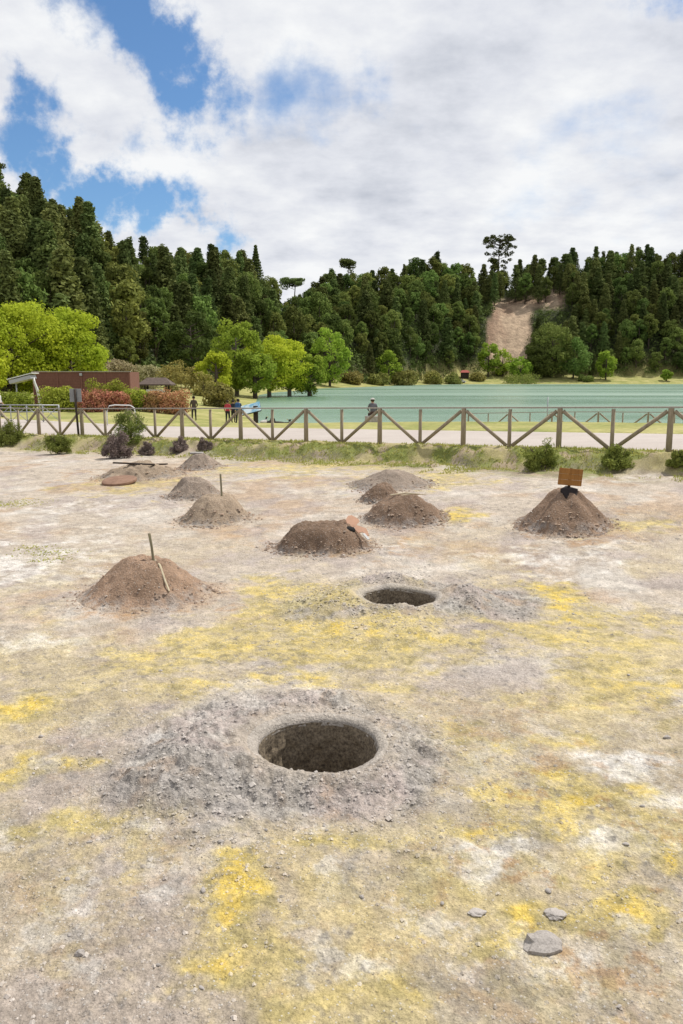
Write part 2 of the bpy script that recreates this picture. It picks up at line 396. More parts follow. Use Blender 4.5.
def water_mat():
    m, nt, b = newmat('green_lake_water'); p = pos(nt)
    mp = N(nt, 'ShaderNodeMapping'); nt.links.new(p, mp.inputs[0]); mp.inputs['Scale'].default_value = (.006, .035, 1)
    mp.inputs['Rotation'].default_value = (0, 0, R(-6))
    band = noise(nt, mp.outputs[0], 1, 5, .55)
    c = ramp(nt, band, [(.35, (.115, .225, .145)), (.65, (.22, .30, .23))])
    nt.links.new(c, b.inputs['Base Color'])
    rr = mapr(nt, band, .4, .65, .16, .42); nt.links.new(rr, b.inputs['Roughness'])
    b.inputs['IOR'].default_value = 1.333; b.inputs['Specular IOR Level'].default_value = .5
    mp2 = N(nt, 'ShaderNodeMapping'); nt.links.new(p, mp2.inputs[0]); mp2.inputs['Scale'].default_value = (1, 1.6, 1)
    h = noise(nt, mp2.outputs[0], 1.2, 5, .65); bump(nt, b, h, 1.0, .16)
    return m
M['water'] = water_mat()
def leaf_mat(name, c1, c2, rnd=.25, trans=.25, hue=.02, scale=.5):
    m, nt, b = newmat(name)
    oi = N(nt, 'ShaderNodeObjectInfo').outputs['Random']
    f = noise(nt, objc(nt), scale, 5, .7)
    c = ramp(nt, f, [(.3, c2), (.7, c1)])
    h = N(nt, 'ShaderNodeHueSaturation'); nt.links.new(c, h.inputs['Color'])
    nt.links.new(mapr(nt, oi, 0, 1, 1-rnd, 1+rnd), h.inputs['Value'])
    r2 = mathn(nt, 'FRACT', mathn(nt, 'MULTIPLY', oi, 7.13)); nt.links.new(mapr(nt, r2, 0, 1, .5-hue, .5+hue), h.inputs['Hue'])
    nt.links.new(h.outputs[0], b.inputs['Base Color']); b.inputs['Roughness'].default_value = .85; b.inputs['Specular IOR Level'].default_value = .08
    t = N(nt, 'ShaderNodeBsdfTranslucent'); nt.links.new(h.outputs[0], t.inputs[0])
    mx = N(nt, 'ShaderNodeMixShader'); mx.inputs[0].default_value = trans
    nt.links.new(b.outputs[0], mx.inputs[1]); nt.links.new(t.outputs[0], mx.inputs[2])
    nt.links.new(mx.outputs[0], nt.nodes['Material Output'].inputs[0]); return m
M['conifer'] = leaf_mat('conifer_needles', (.175, .205, .062), (.062, .088, .028), .45, .25, .03)
M['broad'] = leaf_mat('broadleaf_foliage', (.215, .255, .062), (.080, .115, .030), .50, .30, .035)
M['fresh'] = leaf_mat('spring_foliage', (.50, .56, .050), (.30, .40, .035), .12, .45, .012, .3)
M['fresh2'] = leaf_mat('light_green_foliage', (.36, .46, .060), (.20, .30, .040), .14, .42, .012, .3)
M['shrub'] = leaf_mat('heather_shrub_leaves', (.27, .31, .07), (.10, .135, .03), .15, .2, .01, 6)
M['purple'] = leaf_mat('brown_purple_twigs', (.30, .235, .21), (.16, .125, .11), .1, .1, .01, 6)
M['olive'] = leaf_mat('olive_bush_leaves', (.36, .34, .09), (.20, .21, .06), .2, .25, .03, 1)
M['redhedge'] = leaf_mat('red_tipped_hedge_leaves', (.52, .22, .15), (.26, .20, .07), .25, .2, .03, 2.2)
M['greenhedge'] = leaf_mat('green_hedge_leaves', (.40, .42, .06), (.22, .26, .04), .2, .25, .02, 1.5)
M['blossom'] = leaf_mat('faded_blossom_leaves', (.50, .42, .27), (.32, .30, .13), .2, .25, .03, 1)
M['under'] = leaf_mat('undergrowth_leaves', (.15, .19, .05), (.055, .085, .028), 0, .15, 0, .06)
M['blade'] = leaf_mat('grass_blades', (.48, .45, .14), (.26, .29, .07), 0, .3, 0, 1.1)
M['bark'] = simple('bark', (.13, .10, .075), (.06, .045, .035), 6)
M['palebark'] = simple('pale_bark', (.24, .20, .16), (.12, .10, .08), 6)
def wood_mat(name, c1, c2, rnd=.12):
    m, nt, b = newmat(name)
    mp = N(nt, 'ShaderNodeMapping'); nt.links.new(objc(nt), mp.inputs[0]); mp.inputs['Scale'].default_value = (6, 6, 1.2)
    f = noise(nt, mp.outputs[0], 3, 6, .7)
    c = ramp(nt, f, [(.3, c2), (.7, c1)]); nt.links.new(c, b.inputs['Base Color'])
    bump(nt, b, f, .7, .006); return m
M['post'] = wood_mat('weathered_brown_timber', (.36, .30, .21), (.21, .17, .115))
M['rail'] = wood_mat('grey_timber_rail', (.40, .365, .32), (.26, .235, .205))
M['palewood'] = wood_mat('pale_stick_wood', (.55, .48, .34), (.38, .32, .22))
M['stake'] = wood_mat('grey_green_stake_wood', (.27, .25, .16), (.15, .135, .09))
M['signwood'] = wood_mat('orange_brown_board', (.34, .165, .045), (.21, .095, .028))
M['darkwood'] = wood_mat('dark_wood', (.06, .045, .035), (.03, .022, .018))
M['redwood'] = wood_mat('red_brown_slats', (.24, .115, .085), (.14, .066, .050))
M['white'] = simple('white_paint', (.72, .72, .70), (.58, .58, .57), 3, .5)
M['greymetal'] = simple('galvanised_metal', (.42, .43, .44), (.30, .31, .32), 6, .45, .001, .5, .5)
M['roof'] = simple('brown_roof_shingles', (.13, .095, .080), (.075, .055, .045), 5)
M['concrete'] = simple('pit_rim_concrete', (.33, .31, .29), (.21, .195, .18), 9, .95, .008)
M['stone'] = simple('grey_stone', (.46, .42, .385), (.27, .245, .225), 9, .9, .006, rnd=.2)
M['pebble'] = simple('gravel_stone', (.36, .335, .315), (.17, .155, .145), 3, .95, 0)
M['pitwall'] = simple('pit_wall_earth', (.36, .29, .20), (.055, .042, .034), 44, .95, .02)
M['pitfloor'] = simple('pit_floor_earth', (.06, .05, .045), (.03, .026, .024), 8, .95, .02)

# ------------------------------------------------------------------ ground mesh
def build_terrain():
    fine = np.radians(np.arange(-35, 35.001, .1)); out = np.radians(np.arange(38, 322.1, 3))
    ang = np.concatenate([fine, out]); nA = len(ang)
    r = [.05, .35, .8]
    q = 1.15
    while q < 34: r.append(q); q *= 1.0034
    while q < 1500: r.append(q); q *= 1.017
    r = np.array(r); nR = len(r)
    A, RR = np.meshgrid(ang, r)
    X = (RR*np.sin(A)).ravel(); Y = (RR*np.cos(A)).ravel()
    # snap verts close to a pit edge on to a circle so that the opening is clean
    for (hx, hy, pr) in PITS:
        dx, dy = X-hx, Y-hy; d = np.hypot(dx, dy); m = (np.abs(d-pr) < .03)
        X = np.where(m, hx+dx/np.maximum(d, 1e-6)*(pr+.004), X); Y = np.where(m, hy+dy/np.maximum(d, 1e-6)*(pr+.004), Y)
    Z = full_z(X, Y)
    s, d = fence_sd(X, Y)
    onpath = (d > .55) & (d < 8.0)
    Z = Z-np.where(onpath, .05, 0)
    i = np.arange(nR-1)[:, None]*nA; j = np.arange(nA)[None, :]; j2 = (j+1) % nA
    Q = np.stack([i+j, i+nA+j, i+nA+j2, i+j2], -1).reshape(-1, 4)[:, ::-1]
    inpit = np.zeros(len(X), bool)
    for (hx, hy, pr) in PITS: inpit |= np.hypot(X-hx, Y-hy) < pr-.001
    Q = Q[~inpit[Q].any(1)]
    cx = X[Q].mean(1); cy = Y[Q].mean(1)
    _, dd = fence_sd(cx, cy); u, t, _ = hill_t(cx, cy)
    hillf = (t > 0) & (cy > 100)
    sitef = (dd < .45) & ~hillf
    rest = ~hillf & ~sitef
    V = np.stack([X, Y, Z], 1)
    def sub(name, mask, mat, colf):
        q = Q[mask]; used = np.unique(q); mp = np.zeros(len(V), np.int64); mp[used] = np.arange(len(used))
        v = V[used]; me = npmesh(name, v, mp[q], mat, True, colf(v) if colf else None)
        return link(name, me)
    g = sub('ground', sitef, M['ground'], lambda v: ground_color(v[:, 0], v[:, 1])); tag(g, kind='structure', label='pale volcanic ground stained yellow with sulphur')
    l = sub('lawn', rest, M['grass'], None); tag(l, kind='structure', label='grassy lake shore and lawn')
    def hc(v):
        x, y = v[:, 0], v[:, 1]; u, t, _ = hill_t(x, y)
        c = np.repeat(np.array([[.045, .055, .022]]), len(x), 0)
        c = mixc(c, np.array([.22, .20, .07]), ss(.10, .02, t))
        m = scar_mask(x, y); sc = np.array([.43, .32, .22])
        sc2 = np.repeat(sc[None, :], len(x), 0); sc2 = mixc(sc2, np.array([.25, .165, .11]), ss(.4, .65, fbm(x*.15, y*.15, 4, 120)))
        return c+(sc2-c)*m[:, None]
    h = sub('hill', hillf, M['hill'], hc); tag(h, kind='structure', label='steep wooded hillside with a bare landslip')
def scar_mask(x, y):
    u, t, _ = hill_t(x, y)
    w = (fbm(x*.10, y*.10, 3, 110)-.5)
    a = ss(484, 488, u+w*12)*ss(532, 522, u+w*16)*ss(.03, .08, t)*ss(.86, .76, t+w*.2)
    b = ss(515, 520, u+w*10)*ss(566, 556, u+w*16)*ss(.50, .58, t+w*.2)*ss(.84, .74, t+w*.2)
    c = ss(556, 560, u+w*8)*ss(578, 572, u+w*8)*ss(.0, .03, t)*ss(.30, .2, t+w*.2)
    return np.clip(a+b+c, 0, 1)
build_terrain()

def strip(name, d0, d1, n0, n1, mat, lift, kd):
    ns = np.linspace(n0, n1, 160); ds = np.linspace(0, 1, 14); V = []
    for n in ns:
        for k in ds:
            d = d0+(d1-d0)*k
            if k == 0: d += .25*(fbm(n*2.1, 0, 3, 5)-.5)
            if k == 1: d += .5*(fbm(n*1.3, 9, 3, 6)-.5)
            p = FA+FE*MOD*n+FN*d; z = float(plateau(MOD*n))+lift-(.04 if k in (0, 1) else 0)
            V.append((p[0], p[1], z))
    V = np.array(V); nd = len(ds); i = np.arange(len(ns)-1)[:, None]*nd; j = np.arange(nd-1)[None, :]
    Q = np.stack([i+j, i+j+1, i+nd+j+1, i+nd+j], -1).reshape(-1, 4)
    return tag(link(name, npmesh(name, V, Q, mat)), kind='structure', label=kd)
strip('path', .42, 8.1, -14, 32, M['path'], .004, 'pale gravel path behind the timber fence')
# lake
def lake():
    xs = np.linspace(-60, 420, 60); ys = np.linspace(5, 360, 60)
    Xg, Yg = np.meshgrid(xs, ys); V = np.stack([Xg.ravel(), Yg.ravel(), np.full(Xg.size, -.5)], 1)
    i = np.arange(59)[:, None]*60; j = np.arange(59)[None, :]
    Q = np.stack([i+j, i+j+1, i+60+j+1, i+60+j], -1).reshape(-1, 4)
    c = V[Q].mean(1); sd = lake_sd(c[:, 0], c[:, 1]); Q = Q[sd < 16]
    tag(link('lake', npmesh('lake', V, Q, M['water'], False)), kind='structure', label='calm turquoise green lake')
lake()

# ------------------------------------------------------------------ pits
def pit(k, label):
    hx, hy, r = PITS[k]; n = 120
    root = empty('cooking_pit', (hx, hy, zt(hx, hy+r+.05))); z0 = root.location.z
    tag(root, label, 'pit', 'round pits dug in the volcanic ground')
    th = np.linspace(0, 2*np.pi, n, endpoint=False)
    # rim : a rough collar following the ground
    prof = [(-.004, -.05), (.002, -.016), (.014, .008), (.04, .014), (.07, .008), (.10, -.02)]
    V = []; 
    for (dr, dz) in prof:
        rad = r+dr*(1+.0)-.026*fbm(np.cos(th)*5, np.sin(th)*5, 5, 130+k, .65)*(dr < .03)+(.03*(fbm(np.cos(th)*3, np.sin(th)*3, 3, 135+k)-.5) if dr > .05 else 0)
        x = hx+rad*np.cos(th); y = hy+rad*np.sin(th)
        zz = full_z(hx+(r+max(dr, .01))*np.cos(th), hy+(r+max(dr, .01))*np.sin(th))+dz+.012*(fbm(x*30, y*30, 2, 137)-.5)
        V.append(np.stack([x-hx, y-hy, zz-z0], 1))
    V = np.concatenate(V); i = np.arange(len(prof)-1)[:, None]*n; j = np.arange(n)[None, :]; j2 = (j+1) % n
    Q = np.stack([i+j, i+j2, i+n+j2, i+n+j], -1).reshape(-1, 4)
    me = npmesh('rim', V, Q, M['ground'], True, ground_color(V[:, 0]+hx+.0, V[:, 1]+hy)*.55+.45*np.array([.36, .335, .31]))
    link('rim', me, root)
    V = []; nz = 40
    ztop = full_z(hx+r*np.cos(th), hy+r*np.sin(th))-z0-.02
    for m in range(nz):
        f = m/(nz-1); rad = r-.016-.05*f+.05*(fbm(th*7+3, np.full(n, f*9.), 3, 140+k)-.5)*min(1, f*6)+.03*(vn(th*30, np.full(n, f*30.), 145)-.5)*min(1, f*6)
        V.append(np.stack([rad*np.cos(th), rad*np.sin(th), ztop*(1-f)-1.0*f], 1))
    V = np.concatenate(V); i = np.arange(nz-1)[:, None]*n
    Q = np.stack([i+j, i+j2, i+n+j2, i+n+j], -1).reshape(-1, 4)
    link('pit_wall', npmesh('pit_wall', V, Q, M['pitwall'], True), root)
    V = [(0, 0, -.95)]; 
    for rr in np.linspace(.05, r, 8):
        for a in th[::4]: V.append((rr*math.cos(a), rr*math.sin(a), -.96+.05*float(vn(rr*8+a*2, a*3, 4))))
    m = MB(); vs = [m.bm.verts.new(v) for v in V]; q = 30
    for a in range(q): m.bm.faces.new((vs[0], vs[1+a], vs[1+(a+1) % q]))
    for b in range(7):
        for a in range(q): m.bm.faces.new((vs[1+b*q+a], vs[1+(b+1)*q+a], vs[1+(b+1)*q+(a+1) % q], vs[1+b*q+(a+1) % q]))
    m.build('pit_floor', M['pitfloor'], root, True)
pit(0, 'large open round pit with gravel rim in the foreground')
pit(1, 'smaller looking open pit ringed by yellow ground, behind the foreground pit')

# ------------------------------------------------------------------ earth mounds
BRN = np.array([.265, .180, .125]); TANB = np.array([.33, .255, .185]); GRB = np.array([.28, .225, .18])
MOUNDS = []; MESHV = []
def mz(k, x, y):
    v = MESHV[k-1]; i = np.argsort(np.hypot(v[:, 0]-x, v[:, 1]-y))[:4]; return float(v[i, 2].mean())
def mound(u, v, wpx, hpx, label, col, top=.25, power=1.0, seed=0, folds=0, asp=1.0, skirt=.25, lump=.12):
    p = hit(u, v); D = math.hypot(p[0], p[1]); r = wpx/2/F*math.hypot(D, 3); H = 0
    H = max(.16, (hpx-wpx/2*asp*3.1/math.hypot(D, 3.1)*.80)/F*D*1.03); cx, cy = p[0], p[1]+r*asp*.86
    z0 = zt(cx, cy)
    n, nr = 110, 46; th = np.linspace(0, 2*np.pi, n, endpoint=False); V = []; C = []
    for i in range(nr+1):
        f = i/nr*1.28
        q = np.full(n, f)
        wob = 1+.16*(fbm(np.cos(th)*1.5+seed, np.sin(th)*1.5, 3, 200+seed)-.5)+(.03*np.sin(th*folds+seed)*(f > .2) if folds else 0)
        x = cx+r*f*wob*np.cos(th); y = cy+r*asp*f*wob*np.sin(th)
        h = np.clip((1-q)/(1-top), 0, 1); h = np.where(h >= 1, 1, h)
        h = h**power; h = h*(1-.0)+0*h
        h = h+.0
        tail = .16*np.exp(-((np.maximum(q, .75)-.75)/.20)**2)*(q > .5)
        sm = ss(0, 1, h)*.35+h*.65
        z = H*np.maximum(sm, tail*ss(1.28, 1.1, q))
        z = z+H*lump*(fbm(x*2.6+seed, y*2.6, 5, 210, .58)-.5)*3.2*np.clip(h*3, 0, 1)+.05*(fbm(x*10, y*10, 4, 215, .6)-.5)*np.clip(h*8+.4, 0, 1)
        if folds: z = z+H*.05*np.cos(th*folds+seed)*np.clip(h*3, 0, 1)*np.clip((1-h)*6, 0, 1)
        g = full_z(x, y); wgt = np.clip(h*5, 0, 1)
        zz = g*(1-wgt)+(z0)*wgt+z+.012*(1 if f < 1.1 else 0)-ss(1.02, 1.28, f)*.05
        V.append(np.stack([x-cx, y-cy, zz-z0], 1))
        cc = np.repeat(col[None, :], n, 0)*(1+.6*(fbm(x*3, y*3, 5, 220+seed, .65)-.5))[:, None]
        cc = mixc(cc, GREY*1.2, .6*ss(.34, .05, h)*ss(.48, .60, fbm(x*9, y*9, 4, 230, .65)))
        cc = mixc(cc, GREY*.6, .6*ss(.4, .05, h)*ss(.54, .62, fbm(x*12, y*12, 3, 231, .65)))
        gc = ground_color(x, y); e = ss(.92, 1.22, f+.5*(fbm(x*2.4, y*2.4, 5, 240, .65)-.5))
        C.append(cc+(gc-cc)*e[:, None])
    V = np.concatenate(V); C = np.concatenate(C); MESHV.append((V+np.array([[cx, cy, z0]]))); i = np.arange(nr)[:, None]*n; j = np.arange(n)[None, :]; j2 = (j+1) % n
    Q = np.stack([i+j, i+n+j, i+n+j2, i+j2], -1).reshape(-1, 4)
    o = link('earth_mound', npmesh('earth_mound', V, Q, M['ground'], True, C), None, (cx, cy, z0))
    tag(o, label, 'mound', 'heaps of earth over buried pits')
    MOUNDS.append((cx, cy, r, asp)); return o, cx, cy, z0, H, r
m1 = mound(134, 607, 128, 48, 'brown earth mound with a stake and gravel skirt, nearest on the left', BRN*1.08, .30, 1.0, 1)
m2 = mound(211, 526, 76, 29, 'tan flat-topped earth mound with an upright stake beside the grey one', TANB, .38, 1.0, 2)
m3 = mound(190, 500, 56, 20, 'low grey-brown earth mound just behind the tan staked mound', GRB, .3, 1.0, 3, lump=.2)
m4 = mound(197, 470, 44, 15, 'small brown mound below the purple bushes of the bank', GRB, .25, .9, 4)
m5 = mound(133, 481, 84, 16, 'wide low brown mound littered with debris behind the round lid', TANB*.92, .3, 1.0, 5, lump=.28)
m6 = mound(322, 555, 100, 30, 'broad dark brown mound with broken pink board on its end', BRN*.70, .55, .8, 6, lump=.16, asp=.8)
m7 = mound(408, 526, 86, 29, 'rounded brown mound right of the broken pink board', BRN*.78, .28, .85, 7)
m8 = mound(383, 503, 44, 18, 'small dark mound in the middle of the cluster of three', BRN*.70, .2, .9, 8)
m9 = mound(395, 490, 84, 19, 'farthest grey-brown mound of the cluster of three', GRB*.95, .2, 1.0, 9)
m10 = mound(576, 535, 92, 42, 'steep ridged brown mound topped by a wooden sign', BRN*.86, .20, .92, 10, folds=7, lump=.05)

def px2m(px, x, y): return px/F*math.hypot(x, y)
def stake(k, mm, u_off, hpx, lean, label, mat='stake', rad=.02):
    _, cx, cy, z0, H, r = mm; x = cx+u_off; h = px2m(hpx, cx, cy)
    y = cy-.02; z = mz(k, x, y)
    m = MB(); m.tube([(0, 0, -.15), (lean*.5, 0, h*.5), (lean, .01, h*.97), (lean, .01, h)], [rad*1.1, rad, rad, rad*.8], 8, True, .2)
    o = m.build('wooden_stake', M[mat], None, False, (x, y, z)); tag(o, label, 'stake', 'stakes marking the mounds')
stake(1, m1, .12, 27, -.06, 'leaning grey wooden stake on the nearest left mound')
stake(2, m2, .14, 22, -.02, 'upright wooden stake on the tan flat-topped mound')
# the pale stick lying down the mound slope
cx, cy, r1, z0, H = m1[1], m1[2], m1[5], m1[3], m1[4]
m = MB(); px0, py0 = cx+.16, cy-.12; m.tube([(a, b, mz(1, px0+a, py0+b)-z0+.025) for a, b in ((0, 0), (.10, -.17), (.20, -.34), (.29, -.50))], [.018, .017, .016, .012], 7, True, .2)
o = m.build('pale_stick', M['palewood'], None, False, (px0, py0, z0)); tag(o, 'thin pale stick lying down the slope of the nearest left mound', 'stick')
# sign board on mound 10
_, cx, cy, z0, H, r = m10
root = empty('wooden_sign', (cx+.02, cy-.08, mz(10, cx, cy-.08)-.03)); root.rotation_euler = (0, R(4), R(-6)); tag(root, 'blank orange-brown wooden board on a short post atop the steep mound', 'sign')
m = MB(); m.bar((0, .03, -.25), (0, .03, .44), .05, .04); m.build('post', M['darkwood'], root)
m = MB()
for k in range(3): m.box((0, -.005, .165+.108*k), (.44, .022, .105), None, .004)
m.build('board', M['signwood'], root)
# dark sheet on the mound front, the board's cast shadow modelled as an object
o = MB(); 
vs = [o.bm.verts.new(v) for v in [(-.16, -.10, .015), (.17, -.10, .015), (.02, -.36, -.30), (.0, .1, .05), (-.16, -.10, -.03), (.17, -.10, -.03), (.02, -.36, -.34), (.0, .1, 0)]]
for f in ((0, 2, 1), (0, 1, 3), (4, 5, 6), (4, 7, 5), (0, 4, 6, 2), (1, 2, 6, 5), (0, 3, 7, 4), (1, 5, 7, 3)): o.bm.faces.new([vs[i] for i in f])
o = o.build('sign_shadow_sheet', simple('sign_shadow_sheet', (.025, .02, .02), None, 5), None, False, (cx+.0, cy-.06, mz(10, cx, cy-.1)+.02)); tag(o, 'small dark triangular sheet painted as the shadow of the blank board on the steep mound', 'painted shadow')
# round lid
p = hit(117, 485); m = MB()
n = 40; z = zt(p[0], p[1]+.2)
prof = [(0, .065), (.2, .064), (.40, .055), (.47, .04), (.48, .0), (.47, -.03), (0, -.03)]
rings = []
for (rr, h) in prof[1:-1]: rings.append([m.bm.verts.new((rr*math.cos(2*math.pi*k/n)*(1+.01*random.random()), rr*math.sin(2*math.pi*k/n), h+.006*random.random())) for k in range(n)])
for a, b in zip(rings, rings[1:]):
    for k in range(n): m.bm.faces.new((a[k], a[(k+1) % n], b[(k+1) % n], b[k]))
m.bm.faces.new(rings[0]); m.bm.faces.new(rings[-1][::-1])
o = m.build('round_lid', simple('rust_brown_lid', (.26, .16, .11), (.16, .09, .06), 7), None, False, (p[0], p[1]+.25, z+.07)); o.rotation_euler = (R(8), R(-3), 0)
tag(o, 'rusty brown round pit lid lying on the ground at far left', 'lid')
# debris planks on mound 5
_, cx, cy, z0, H, r = m5
for k, (dx, dy, L, a, lab) in enumerate([(-.15, -.30, 1.2, 4, 'long dark plank lying across the debris mound by the round lid'), (.4, .15, .7, -14, 'short dark plank on the back of the debris mound by the round lid')]):
    m = MB(); m.box((0, 0, 0), (L, .10, .04), None, .006); o = m.build('plank', M['darkwood'], None, False, (cx+dx, cy+dy, mz(5, cx+dx, cy+dy)+.04)); o.rotation_euler = (0, R(3-6*k), R(a)); tag(o, lab, 'plank')
# flat pale slab atop mound 4, sticks atop mound 7
_, cx, cy, z0, H, r = m4
m = MB(); m.box((0, 0, 0), (.40, .3, .05), None, .02); o = m.build('stone_slab', M['concrete'], None, False, (cx-.1, cy, mz(4, cx-.1, cy)+.02)); tag(o, 'pale flat slab on top of the small mound under the bank', 'slab')
_, cx, cy, z0, H, r = m7
for k in range(2):
    m = MB(); m.tube([(-.3, -.06, 0), (0, .02, .03), (.3, .1, .0)], [.012, .015, .01], 6, True, .3); o = m.build('twig', M['palewood'], None, False, (cx-.02+.16*k, cy-.1+.1*k, mz(7, cx+.16*k, cy-.1+.1*k)+.02)); tag(o, ['left pale twig of the two on the rounded brown mound', 'right pale twig of the two on the rounded brown mound'][k], 'twig')
# broken pink board on mound 6
p = hit(352, 536); _, cx, cy, z0, H, r = m6
bx, by = px2m(0, 0, 0)+p[0], cy-.05; bz = mz(6, p[0], cy-.05)
pink = simple('faded_pink_paint', (.60, .36, .25), (.50, .30, .20), 10); 
root = empty('broken_board', (bx, by, bz)); tag(root, 'broken pink and white board lying on end of the broad dark mound', 'board')
def shard(name, pts, th, mat, rot, loc):
    m = MB(); a = [m.bm.verts.new((x, 0, y)) for x, y in pts]; b = [m.bm.verts.new((x, th, y)) for x, y in pts]
    m.bm.faces.new(a); m.bm.faces.new(b[::-1])
    for i in range(len(a)): m.bm.faces.new((a[i], b[i], b[(i+1) % len(a)], a[(i+1) % len(a)]))
    o = m.build(name, mat, root, False, loc); o.rotation_euler = rot; return o
shard('upper_shard', [(-.06, .0), (.05, -.02), (.16, .10), (.14, .15), (.02, .22), (-.05, .20), (-.09, .12)], .02, pink, (R(-35), R(5), R(10)), (-.03, -.04, .02))
shard('lower_shard', [(-.02, .10), (.10, .06), (.20, .02), (.26, -.12), (.20, -.13), (.14, -.05), (.06, -.07), (.0, .0)], .02, pink, (R(-40), R(0), R(-5)), (.04, -.12, -.02))
shard('white_edge', [(.10, -.08), (.14, -.07), (.23, -.19), (.19, -.20)], .03, M['white'], (R(-40), 0, 0), (.07, -.15, -.02))
m = MB(); m.ball((-.08, -.10, -.05), (.13, .10, .08)); m.build('black_blob', simple('plain_black', (.012, .011, .010), None, 10), root, True)  # black ball standing in for the black hole in the board

# ------------------------------------------------------------------ stones and gravel
def rock_mesh(name, mat, seed=0, flat=.5, sub=3):
    bm = bmesh.new(); bmesh.ops.create_icosphere(bm, subdivisions=sub, radius=1)
    for v in bm.verts:
        c = v.co; q = .55+.9*float(fbm(c.x*1.2+seed*3.1+c.z, c.y*1.2+c.z*.7+seed, 4, 300+seed, .6))
        v.co = Vector((c.x*q, c.y*q*.8, max(c.z*q*flat, -.25)))
    me = bpy.data.meshes.new(name); bm.to_mesh(me); bm.free(); me.materials.append(mat)
    for p in me.polygons: p.use_smooth = False
    return me
def rock(u, v, wpx, lab, seed, flat=.45, group=None, rz=0):
    p = hit(u, v); w = px2m(wpx, p[0], math.hypot(p[1], 3.1))/2
    o = link('stone', rock_mesh('stone', M['stone'], seed, flat), None, (p[0], p[1], zt(p[0], p[1])+w*.12)); o.scale = (w, w, w); o.rotation_euler.z = rz
    tag(o, lab, 'stone', group); return o
rock(543, 945, 33, 'large smooth pale grey stone in the lower right foreground', 1, .5, None, .3)
rock(556, 916, 18, 'dark flat stone just above the large pale foreground stone', 2, .35)
rock(477, 913, 16, 'thin dark flake of stone left of the large pale foreground stone', 3, .25)
rock(80, 954, 9, 'small white pebble in the lower left foreground', 4, .8)
rock(667, 739, 6, 'tiny dark stone alone near the right edge beyond the white crust', 5, .8)
protos = [rock_mesh('stone', M['stone'], 10+k, .6, 2) for k in range(6)]
for k in range(46):
    u = random.uniform(0, 683); v = random.uniform(560, 1010)
    if k % 2 == 0: u = random.gauss(260, 110); v = random.gauss(800, 45)
    p = hit(u, v)
    if any(math.hypot(p[0]-a, p[1]-b) < r+.12 for a, b, r in PITS) or any(math.hypot(p[0]-a, p[1]-b) < r*1.1 for a, b, r, _ in MOUNDS): continue
    w = random.uniform(.009, .024)
    o = link('stone', protos[k % 6], None, (p[0], p[1], zt(p[0], p[1])+w*.2)); o.scale = (w, w*random.uniform(.7, 1), w*random.uniform(.6, 1)); o.rotation_euler.z = random.uniform(0, 6)
    tag(o, 'small loose grey stone lying on the open ground around the pits', 'stone', 'small loose stones on the ground')
